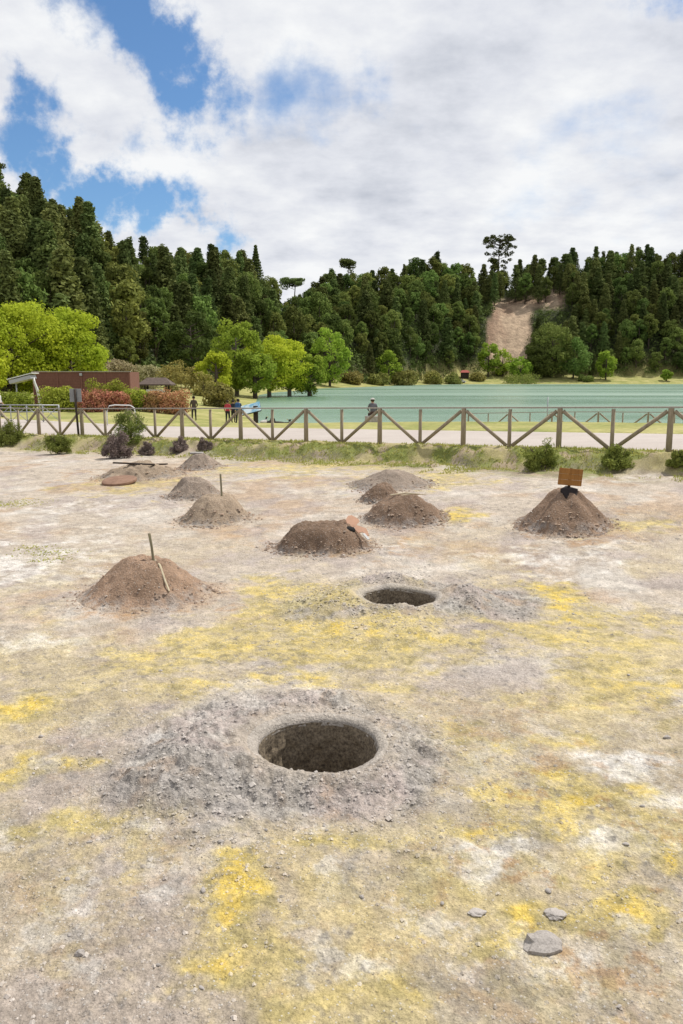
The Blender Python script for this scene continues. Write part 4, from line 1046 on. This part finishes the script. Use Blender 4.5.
# metal railing far left
x, y = at(0, 47); root = empty('metal_railing', (x, y, zt(x, y))); tag(root, 'pale metal railing with crossed bars at the left edge', 'railing')
m = MB(); m.tube([(-3, 0, 1.02), (3.6, 0, .98)], .03, 6); m.build('top_rail', M['greymetal'], root, True)
m = MB(); m.tube([(-3, 0, .62), (3.6, 0, .58)], .025, 6); m.build('middle_rail', M['greymetal'], root, True)
for q in range(8):
    xx = -3+.94*q; m = MB(); m.tube([(xx, 0, -.1), (xx, 0, 1.0)], .03, 6); m.build('post', M['greymetal'], root, True)
    if q < 7: m = MB(); m.tube([(xx, .02, .05), (xx+.94, .02, .95)], .018, 5); m.tube([(xx, -.02, .95), (xx+.94, -.02, .05)], .018, 5); m.build('cross_bar', M['greymetal'], root, True)
# white hoop handrail
x, y = at(122, 44); z = zt(x, y); root0 = MB(); root0.tube([(-.75, 0, 0), (-.75, 0, .75), (-.6, 0, 1.05), (-.3, 0, 1.1), (.55, 0, 1.08), (.75, 0, .95), (.85, 0, .4), (.85, 0, 0)], .032, 8)
o = root0.build('white_handrail', M['white'], None, True, (x, y, z)); tag(o, 'bent white tube handrail behind the large shrub', 'handrail')
# shelter
x, y = at(159, 80); z = zt(x, y); root = empty('notice_shelter', (x, y, z)); tag(root, 'small open shelter with brown hipped roof and white notice board', 'shelter')
ht = ztop(377.5, 80)-z; he = ztop(384, 80)-z
m = MB(); a = 1.65; b_ = 1.1; rr = [m.bm.verts.new(v) for v in [(-a, -b_, he), (a, -b_, he), (a, b_, he), (-a, b_, he), (-a*.55, 0, ht), (a*.55, 0, ht), (-a, -b_, he-.12), (a, -b_, he-.12), (a, b_, he-.12), (-a, b_, he-.12)]]
for f in ((0, 1, 5, 4), (1, 2, 5), (2, 3, 4, 5), (3, 0, 4), (6, 9, 8, 7), (0, 6, 7, 1), (1, 7, 8, 2), (2, 8, 9, 3), (3, 9, 6, 0)): m.bm.faces.new([rr[i] for i in f])
m.build('roof', M['roof'], root)
for sx in (-1, 1):
    for sy in (-1, 1):
        m = MB(); m.box((sx*1.05, sy*.6, he/2-.06), (.16, .16, he-.12), None, .01); m.build('post', M['darkwood'], root)
m = MB(); m.box((0, -.6, he*.45), (1.85, .06, .95), None, .01); m.build('notice_board', M['white'], root)
# info panel
x, y = at(256, 52); z = zt(x, y); root = empty('information_panel', (x, y, z)); tag(root, 'slanted pale blue information panel on a dark post by the lake', 'panel')
m = MB(); m.box((.02, 0, .6), (.30, .18, 1.35), None, .02); m.build('post', M['darkwood'], root)
pm, nt, b = newmat('panel_print'); f = noise(nt, objc(nt), 3, 4); nt.links.new(ramp(nt, f, [(.4, (.20, .42, .58)), (.6, (.60, .70, .74))]), b.inputs['Base Color']); b.inputs['Roughness'].default_value = .3
mm = Matrix.Rotation(R(-14), 4, 'Y') @ Matrix.Rotation(R(52), 4, 'X')
m = MB(); m.box((-.28, -.05, 1.12), (1.25, .7, .04), mm, .01); m.build('panel', pm, root)
m = MB(); m.box((-.28, -.045, 1.085), (1.30, .75, .03), mm, .005); m.build('panel_frame', M['darkwood'], root)
# thin pole in the lake edge
x, y = at(546, 44); m = MB(); m.tube([(0, 0, -.2), (0, 0, 1.55)], .03, 6); o = m.build('marker_pole', M['greymetal'], None, True, (x, y, zt(x, y))); tag(o, 'thin upright pole rising above the lakeside fence', 'pole')

# ------------------------------------------------------------------ white car on far shore
x, y = at(459, 333.5); z = zt(x, y)
root = empty('parked_car', (x, y, z), R(4)); tag(root, 'small white car parked on the far shore', 'car')
paint = simple('white_car_paint', (.75, .75, .75), (.7, .7, .7), 1, .3, 0, .5); glass = simple('dark_glass', (.02, .025, .03), None, 1, .1, 0, .5); tyre = simple('tyre_rubber', (.02, .02, .02), None, 4)
m = MB()
def side(s): return [(-2.1, s, .35), (2.1, s, .35), (2.15, s, .75), (1.3, s, .95), (.7, s*.82, 1.45), (-1.1, s*.82, 1.48), (-1.75, s, 1.0), (-2.15, s, .9)]
A = [m.bm.verts.new(v) for v in side(-.85)]; B = [m.bm.verts.new(v) for v in side(.85)]
m.bm.faces.new(A); m.bm.faces.new(B[::-1])
for i in range(8): m.bm.faces.new((A[i], A[(i+1) % 8], B[(i+1) % 8], B[i]))
m.build('body', paint, root)
for s in (-1, 1):
    m = MB(); vv = [(-1.45, s*.87, 1.02), (1.1, s*.87, 1.0), (.62, s*.745, 1.38), (-1.05, s*.745, 1.40)]; aa = [m.bm.verts.new(v) for v in vv]; bb = [m.bm.verts.new((v[0], v[1]-s*.05, v[2])) for v in vv]
    m.bm.faces.new(aa); m.bm.faces.new(bb[::-1])
    for i in range(4): m.bm.faces.new((aa[i], aa[(i+1) % 4], bb[(i+1) % 4], bb[i]))
    m.build('side_window', glass, root)
    for wx in (-1.3, 1.35):
        m = MB(); m.tube([(wx, s*.72, .33), (wx, s*.88, .33)], .33, 16); wh = m.build('wheel', tyre, root); m = MB(); m.tube([(wx, s*.86, .33), (wx, s*.89, .33)], .19, 12); m.build('rim', M['greymetal'], wh)
x, y = at(463, 345); z = zt(x, y); root = empty('kiosk', (x, y, z)); tag(root, 'tiny kiosk with red roof behind the white car on the far shore', 'kiosk')
m = MB(); m.box((0, 0, 1.1), (3.2, 2.2, 2.4), None, .03); m.build('wall', M['darkwood'], root)
m = MB(); rv = [m.bm.verts.new(v) for v in [(-2.2, -1.6, 2.3), (2.2, -1.6, 2.3), (2.2, 1.6, 2.3), (-2.2, 1.6, 2.3), (-1.2, 0, 3.3), (1.2, 0, 3.3)]]
for f in ((0, 1, 5, 4), (1, 2, 5), (2, 3, 4, 5), (3, 0, 4), (3, 2, 1, 0)): m.bm.faces.new([rv[i] for i in f])
m.build('roof', simple('red_roof', (.36, .09, .07), None, 2), root)

# ------------------------------------------------------------------ people
def person(u, D, rz, label, shirt, trousers, hair, pose='stand', backpack=None, hpx=None, bag=False, hat=None, scale=1.0):
    x, y = at(u, D); z = zt(x, y); root = empty('person', (x, y, z), rz); root.scale = (scale,)*3; tag(root, label, 'person')
    skin = simple('skin_tone', (.42, .25, .18), (.38, .22, .16), 5, .6, 0); ms = simple('shirt_cloth', shirt, None, 9, .9, .002); mt_ = simple('trouser_cloth', trousers, None, 9, .9, .002); sh = simple('shoe_leather', (.04, .035, .03), None, 5)
    if pose == 'stand':
        J = dict(pel=((0, 0, .93), .155), bel=((0, 0, 1.08), .145), che=((0, .0, 1.30), .165), neck=((0, 0, 1.47), .062), chin=((0, -.015, 1.54), .075), head=((0, -.01, 1.63), .10), crown=((0, 0, 1.72), .065),
            lsh=((-.17, 0, 1.40), .07), lel=((-.25, .03, 1.13), .046), lwr=((-.22, -.16, .98), .032), lha=((-.20, -.24, .98), .035), rsh=((.17, 0, 1.40), .07), rel=((.25, .03, 1.13), .046), rwr=((.23, -.10, .92), .032), rha=((.22, -.16, .86), .035),
            lhi=((-.10, 0, .86), .10), lkn=((-.11, -.02, .48), .066), lan=((-.12, .03, .09), .045), lto=((-.13, -.14, .04), .04), rhi=((.10, 0, .86), .10), rkn=((.12, -.03, .48), .066), ran=((.14, .0, .09), .045), rto=((.15, -.17, .04), .04))
        zt_w, ztr = .95, .12
    else:  # sitting, leaning forward on a low kerb
        J = dict(pel=((0, .0, .52), .17), bel=((0, -.03, .68), .155), che=((0, -.10, .90), .17), neck=((0, -.15, 1.06), .065), chin=((0, -.19, 1.12), .075), head=((0, -.19, 1.21), .10), crown=((0, -.18, 1.30), .065),
            lsh=((-.18, -.11, 1.0), .07), lel=((-.26, -.20, .76), .046), lwr=((-.14, -.42, .64), .032), lha=((-.10, -.50, .62), .035), rsh=((.18, -.11, 1.0), .07), rel=((.26, -.20, .76), .046), rwr=((.14, -.42, .64), .032), rha=((.10, -.50, .62), .035),
            lhi=((-.10, -.06, .50), .10), lkn=((-.14, -.46, .50), .068), lan=((-.14, -.46, .09), .045), lto=((-.15, -.62, .04), .04), rhi=((.10, -.06, .50), .10), rkn=((.14, -.46, .50), .068), ran=((.14, -.44, .09), .045), rto=((.15, -.60, .04), .04))
        zt_w, ztr = .60, .12
    names = list(J); bm = bmesh.new(); vs = {k: bm.verts.new(J[k][0]) for k in names}
    for a, b in [('pel', 'bel'), ('bel', 'che'), ('che', 'neck'), ('neck', 'chin'), ('chin', 'head'), ('head', 'crown'), ('che', 'lsh'), ('lsh', 'lel'), ('lel', 'lwr'), ('lwr', 'lha'), ('che', 'rsh'), ('rsh', 'rel'), ('rel', 'rwr'), ('rwr', 'rha'),
                 ('pel', 'lhi'), ('lhi', 'lkn'), ('lkn', 'lan'), ('lan', 'lto'), ('pel', 'rhi'), ('rhi', 'rkn'), ('rkn', 'ran'), ('ran', 'rto')]: bm.edges.new((vs[a], vs[b]))
    # separate fingers
    extra = []
    for s in ('l', 'r'):
        w = Vector(J[s+'ha'][0]); wr = Vector(J[s+'wr'][0]); d = (w-wr).normalized(); sd = d.cross(Vector((0, 0, 1))).normalized()
        if sd.length < .1: sd = Vector((1, 0, 0))
        for q in range(4):
            v1 = bm.verts.new(w+d*.04+sd*(q-1.5)*.022); v2 = bm.verts.new(w+d*(.08-.008*abs(q-1.5))+sd*(q-1.5)*.026+Vector((0, 0, -.015))); bm.edges.new((vs[s+'ha'], v1)); bm.edges.new((v1, v2)); extra += [.010, .008]
        v1 = bm.verts.new(w+sd*(.05 if s == 'l' else -.05)*1.0+d*.01); bm.edges.new((vs[s+'ha'], v1)); extra += [.011]
    me = bpy.data.meshes.new('body'); bm.to_mesh(me); bm.free()
    o = bpy.data.objects.new('body_tmp', me); COL.objects.link(o)
    md = o.modifiers.new('s', 'SKIN'); 
    rad = [J[k][1] for k in names]+extra
    for i, r_ in enumerate(rad): o.data.skin_vertices[0].data[i].radius = (r_, r_*(.72 if i in (0, 1, 2) else 1))
    o.data.skin_vertices[0].data[0].use_root = True
    md2 = o.modifiers.new('ss', 'SUBSURF'); md2.levels = 2; md2.render_levels = 2
    dg = bpy.context.evaluated_depsgraph_get(); me2 = bpy.data.meshes.new_from_object(o.evaluated_get(dg)); bpy.data.objects.remove(o)
    me2.name = 'body'; me2.materials.clear()
    for q in (skin, ms, mt_, sh): me2.materials.append(q)
    neckz = J['neck'][0][2]+.01; hx = [Vector(J[k][0]) for k in ('lwr', 'lha', 'rwr', 'rha')]
    for p in me2.polygons:
        c = p.center; p.use_smooth = True
        if c.z > neckz: p.material_index = 0
        elif any((c-q).length < .09 for q in hx): p.material_index = 0
        elif c.z < ztr: p.material_index = 3
        elif c.z < zt_w: p.material_index = 2
        else: p.material_index = 1
        if pose != 'stand' and c.y < -.24 and c.z < .58 and p.material_index == 1: p.material_index = 2
    body = link('body', me2, root)
    hp = J['head'][0]
    m = MB()
    m.ball((hp[0], hp[1]+.025, hp[2]+.035), (.108, .112, .105), 16); m.build('hair', simple('hair', hair, None, 20), root, True)
    m = MB(); m.ball((hp[0], hp[1]-.115, hp[2]-.015), (.014, .018, .022), 8)
    for s in (-1, 1): m.ball((s*.105, hp[1], hp[2]-.01), (.012, .02, .03), 8)
    m.build('nose_and_ears', skin, root, True)
    m = MB()
    for s in (-1, 1): m.ball((s*.035, hp[1]-.098, hp[2]+.005), (.012, .008, .008), 8)
    m.build('eyes', sh, root, True)
    if hat: m = MB(); m.ball((hp[0], hp[1]+.01, hp[2]+.075), (.118, .122, .075), 16); m.tube([(0, hp[1]-.01, hp[2]+.06), (0, hp[1]-.01, hp[2]+.072)], .16, 18); m.build('hat', simple('hat_cloth', hat, None, 9), root, True)
    if backpack: m = MB(); m.box((0, .21, J['che'][0][2]-.05), (.32, .20, .50), None, .06); m.box((0, .33, J['che'][0][2]-.14), (.24, .07, .24), None, .03); o = m.build('backpack', simple('backpack_cloth', backpack, None, 12), root, True)
    return root
DKB = (.02, .02, .025)
person(195, 56, R(200), 'person in mottled brown clothes standing alone by the hedge', (.10, .075, .06), (.05, .042, .038), (.03, .02, .015), scale=.98)
person(228.5, 57, R(175), 'person in red top and dark trousers by the lake panel', (.50, .06, .08), (.03, .03, .035), (.04, .03, .02), scale=.93)
person(239, 55, R(178), 'person with blue backpack and dark clothes beside the lake panel', (.05, .07, .12), (.025, .028, .035), (.04, .03, .025), backpack=(.05, .12, .28), scale=1.0)
person(234, 58.5, R(160), 'person in dark jacket half hidden behind the blue backpack', (.03, .035, .05), (.025, .025, .03), (.03, .025, .02), scale=.95)
person(373, 44, R(190), 'person in white hat sitting with legs bent at the lake edge', (.13, .13, .15), (.09, .055, .05), (.05, .04, .03), pose='sit', hat=(.55, .53, .50), scale=1.0)
person(2, 52, R(80), 'person in white top at the left edge behind the metal railing', (.62, .60, .60), (.03, .03, .04), (.04, .03, .02), scale=.98)
# kerb stone under the sitting person
x, y = at(373, 44); m = MB(); m.box((0, .06, .16), (.9, .5, .46), None, .04); o = m.build('rock_block', M['stone'], None, False, (x, y, zt(x, y))); tag(o, 'low stone block that the hatted person sits on', 'stone block')
# ducks
def duck(u, D, rz, c1, label):
    x, y = at(u, D); z = zt(x, y); root = empty('duck', (x, y, z+.0), rz); root.scale = (1.5, 1.5, 1.5); tag(root, label, 'duck', 'ducks resting at the lake edge')
    mat = simple('duck_feathers', c1, tuple(q*.5 for q in c1), 14); dark = simple('duck_head_feathers', (.03, .04, .03), None, 10); bill = simple('duck_bill', (.45, .28, .05), None, 5)
    bm = bmesh.new(); pts = [(-.24, 0, .17), (-.12, 0, .14), (.02, 0, .13), (.13, 0, .15), (.18, 0, .22), (.19, 0, .30), (.21, 0, .34)]; rad = [.02, .075, .10, .08, .042, .034, .042]
    vs = [bm.verts.new(p) for p in pts]
    for a, b in zip(vs, vs[1:]): bm.edges.new((a, b))
    me = bpy.data.meshes.new('b'); bm.to_mesh(me); bm.free(); o = bpy.data.objects.new('t', me); COL.objects.link(o); o.modifiers.new('s', 'SKIN')
    for i, q in enumerate(rad): o.data.skin_vertices[0].data[i].radius = (q, q)
    s2 = o.modifiers.new('u', 'SUBSURF'); s2.levels = 2; dg = bpy.context.evaluated_depsgraph_get(); me2 = bpy.data.meshes.new_from_object(o.evaluated_get(dg)); bpy.data.objects.remove(o)
    me2.name = 'body'; me2.materials.clear(); me2.materials.append(mat); me2.materials.append(dark)
    for p in me2.polygons: p.use_smooth = True; p.material_index = 1 if p.center.z > .25 else 0
    link('body', me2, root)
    m = MB(); m.tube([(.24, 0, .335), (.30, 0, .325)], [.018, .014], 6); m.build('bill', bill, root)
    for s in (-1, 1):
        m = MB(); m.tube([(0, s*.04, .06), (0, s*.04, -.01)], .009, 5); m.box((.02, s*.04, 0), (.06, .04, .008)); m.build('leg', bill, root)
duck(267, 50, R(20), (.04, .035, .03), 'black duck nearest the dark panel post')
duck(279, 50, R(170), (.10, .09, .075), 'brown duck second from the panel post')
duck(286, 51, R(10), (.05, .04, .035), 'dark duck in the middle of the resting ducks')
duck(294, 51, R(185), (.55, .53, .50), 'white duck at the right end of the resting ducks')
duck(264, 49, R(60), (.5, .48, .45), 'pale duck just in front of the panel post')

# ------------------------------------------------------------------ sky, sun, camera
SUN_EL, SUN_AZ = R(58), R(54)      # azimuth: clockwise from +Y (ahead) towards +X (right)
w = bpy.data.worlds.new('World'); S.world = w; w.use_nodes = True; nt = w.node_tree; nt.nodes.clear()
out = nt.nodes.new('ShaderNodeOutputWorld'); bg = nt.nodes.new('ShaderNodeBackground'); nt.links.new(bg.outputs[0], out.inputs[0])
sky = N(nt, 'ShaderNodeTexSky', sky_type='NISHITA'); sky.sun_disc = False; sky.sun_elevation = SUN_EL; sky.sun_rotation = SUN_AZ; sky.air_density = 1.0; sky.dust_density = .3; sky.ozone_density = 2.0
STR = .11
tc = nt.nodes.new('ShaderNodeTexCoord'); dirv = tc.outputs['Generated']
sepx = N(nt, 'ShaderNodeSeparateXYZ'); nt.links.new(dirv, sepx.inputs[0])
zc = mathn(nt, 'ADD', mathn(nt, 'MAXIMUM', sepx.outputs[2], 0), .22)
cmb = N(nt, 'ShaderNodeCombineXYZ'); nt.links.new(mathn(nt, 'DIVIDE', sepx.outputs[0], zc), cmb.inputs[0]); nt.links.new(mathn(nt, 'DIVIDE', sepx.outputs[1], zc), cmb.inputs[1])
pl = cmb.outputs[0]
nz = noise(nt, pl, 1.6, 9, .58); nz2 = noise(nt, pl, .75, 6, .55)
# clear gaps, placed as directions in the sky, with edges warped by noise
wn = N(nt, 'ShaderNodeTexNoise'); wn.inputs['Scale'].default_value = 5; wn.inputs['Detail'].default_value = 8; wn.inputs['Roughness'].default_value = .62; nt.links.new(dirv, wn.inputs['Vector'])
sub = N(nt, 'ShaderNodeVectorMath', operation='SUBTRACT'); nt.links.new(wn.outputs['Color'], sub.inputs[0]); sub.inputs[1].default_value = (.5, .5, .5)
scl = N(nt, 'ShaderNodeVectorMath', operation='SCALE'); nt.links.new(sub.outputs[0], scl.inputs[0]); scl.inputs['Scale'].default_value = .30
addv = N(nt, 'ShaderNodeVectorMath', operation='ADD'); nt.links.new(dirv, addv.inputs[0]); nt.links.new(scl.outputs[0], addv.inputs[1])
gap = None
for (u, v, r, a) in [(95, 8, 36, .85), (135, 24, 36, .9), (160, 50, 34, .85), (195, 75, 38, .95), (190, 112, 32, .75), (240, 84, 34, .62), (310, 88, 44, .40), (365, 82, 36, .38), (70, 0, 40, .7),
                     (15, 140, 36, .9), (60, 178, 30, .8), (110, 196, 30, .9), (160, 214, 30, .9), (215, 224, 30, .8), (20, 170, 30, .9), (150, 130, 24, .4), (640, 185, 60, .30), (672, 5, 34, .45), (560, 200, 50, .2)]:
    d = ray(u, v); d = d/np.linalg.norm(d)
    ds = N(nt, 'ShaderNodeVectorMath', operation='DISTANCE'); nt.links.new(addv.outputs[0], ds.inputs[0]); ds.inputs[1].default_value = tuple(d)
    g = mapr(nt, ds.outputs['Value'], 0, r/F*1.75, a, 0, True)
    gap = g if gap is None else mathn(nt, 'MAXIMUM', gap, g)
dens = mathn(nt, 'SUBTRACT', mathn(nt, 'ADD', .62, mathn(nt, 'MULTIPLY', mathn(nt, 'SUBTRACT', nz, .5), 1.3)), gap)
cover = mapr(nt, dens, -.02, .50, 0, 1, True)
nz3 = noise(nt, pl, 3.4, 8, .6)
shade = mathn(nt, 'ADD', mathn(nt, 'MULTIPLY', nz3, .5), mathn(nt, 'MULTIPLY', nz2, .5))
ccol = ramp(nt, shade, [(.42, (.88, .89, .90)), (.53, (.71, .73, .785)), (.64, (.50, .53, .60))])
skc = N(nt, 'ShaderNodeVectorMath', operation='SCALE'); nt.links.new(sky.outputs[0], skc.inputs[0]); skc.inputs['Scale'].default_value = 1.0
skm = mixrgb(nt, 1.0, skc.outputs[0], (.66, .86, 1.02), 'MULTIPLY')
cl1 = N(nt, 'ShaderNodeVectorMath', operation='SCALE'); nt.links.new(ccol, cl1.inputs[0]); cl1.inputs['Scale'].default_value = 1.0/STR
nt.links.new(mixrgb(nt, cover, skm, cl1.outputs[0]), bg.inputs['Color']); bg.inputs['Strength'].default_value = STR

sl = bpy.data.lights.new('sun', 'SUN'); sl.energy = 4.4; sl.angle = R(.5); sl.color = (1, .955, .88)
so = bpy.data.objects.new('sun', sl); COL.objects.link(so)
sd = Vector((math.sin(SUN_AZ)*math.cos(SUN_EL), math.cos(SUN_AZ)*math.cos(SUN_EL), math.sin(SUN_EL)))
so.rotation_euler = sd.to_track_quat('Z', 'Y').to_euler(); so.location = (0, 0, 60)
cam = bpy.data.cameras.new('camera'); cam.sensor_fit = 'VERTICAL'; cam.sensor_height = 24; cam.lens = F/1024*24; cam.clip_end = 4000; cam.clip_start = .05
co = bpy.data.objects.new('camera', cam); COL.objects.link(co); co.location = CAM; co.rotation_euler = (R(90)-PITCH, 0, 0); S.camera = co
S.view_settings.view_transform = 'Standard'; S.view_settings.look = 'None'; S.view_settings.exposure = .09; S.view_settings.gamma = 1; S.view_settings.use_curve_mapping = False
S.render.resolution_x = 683; S.render.resolution_y = 1024
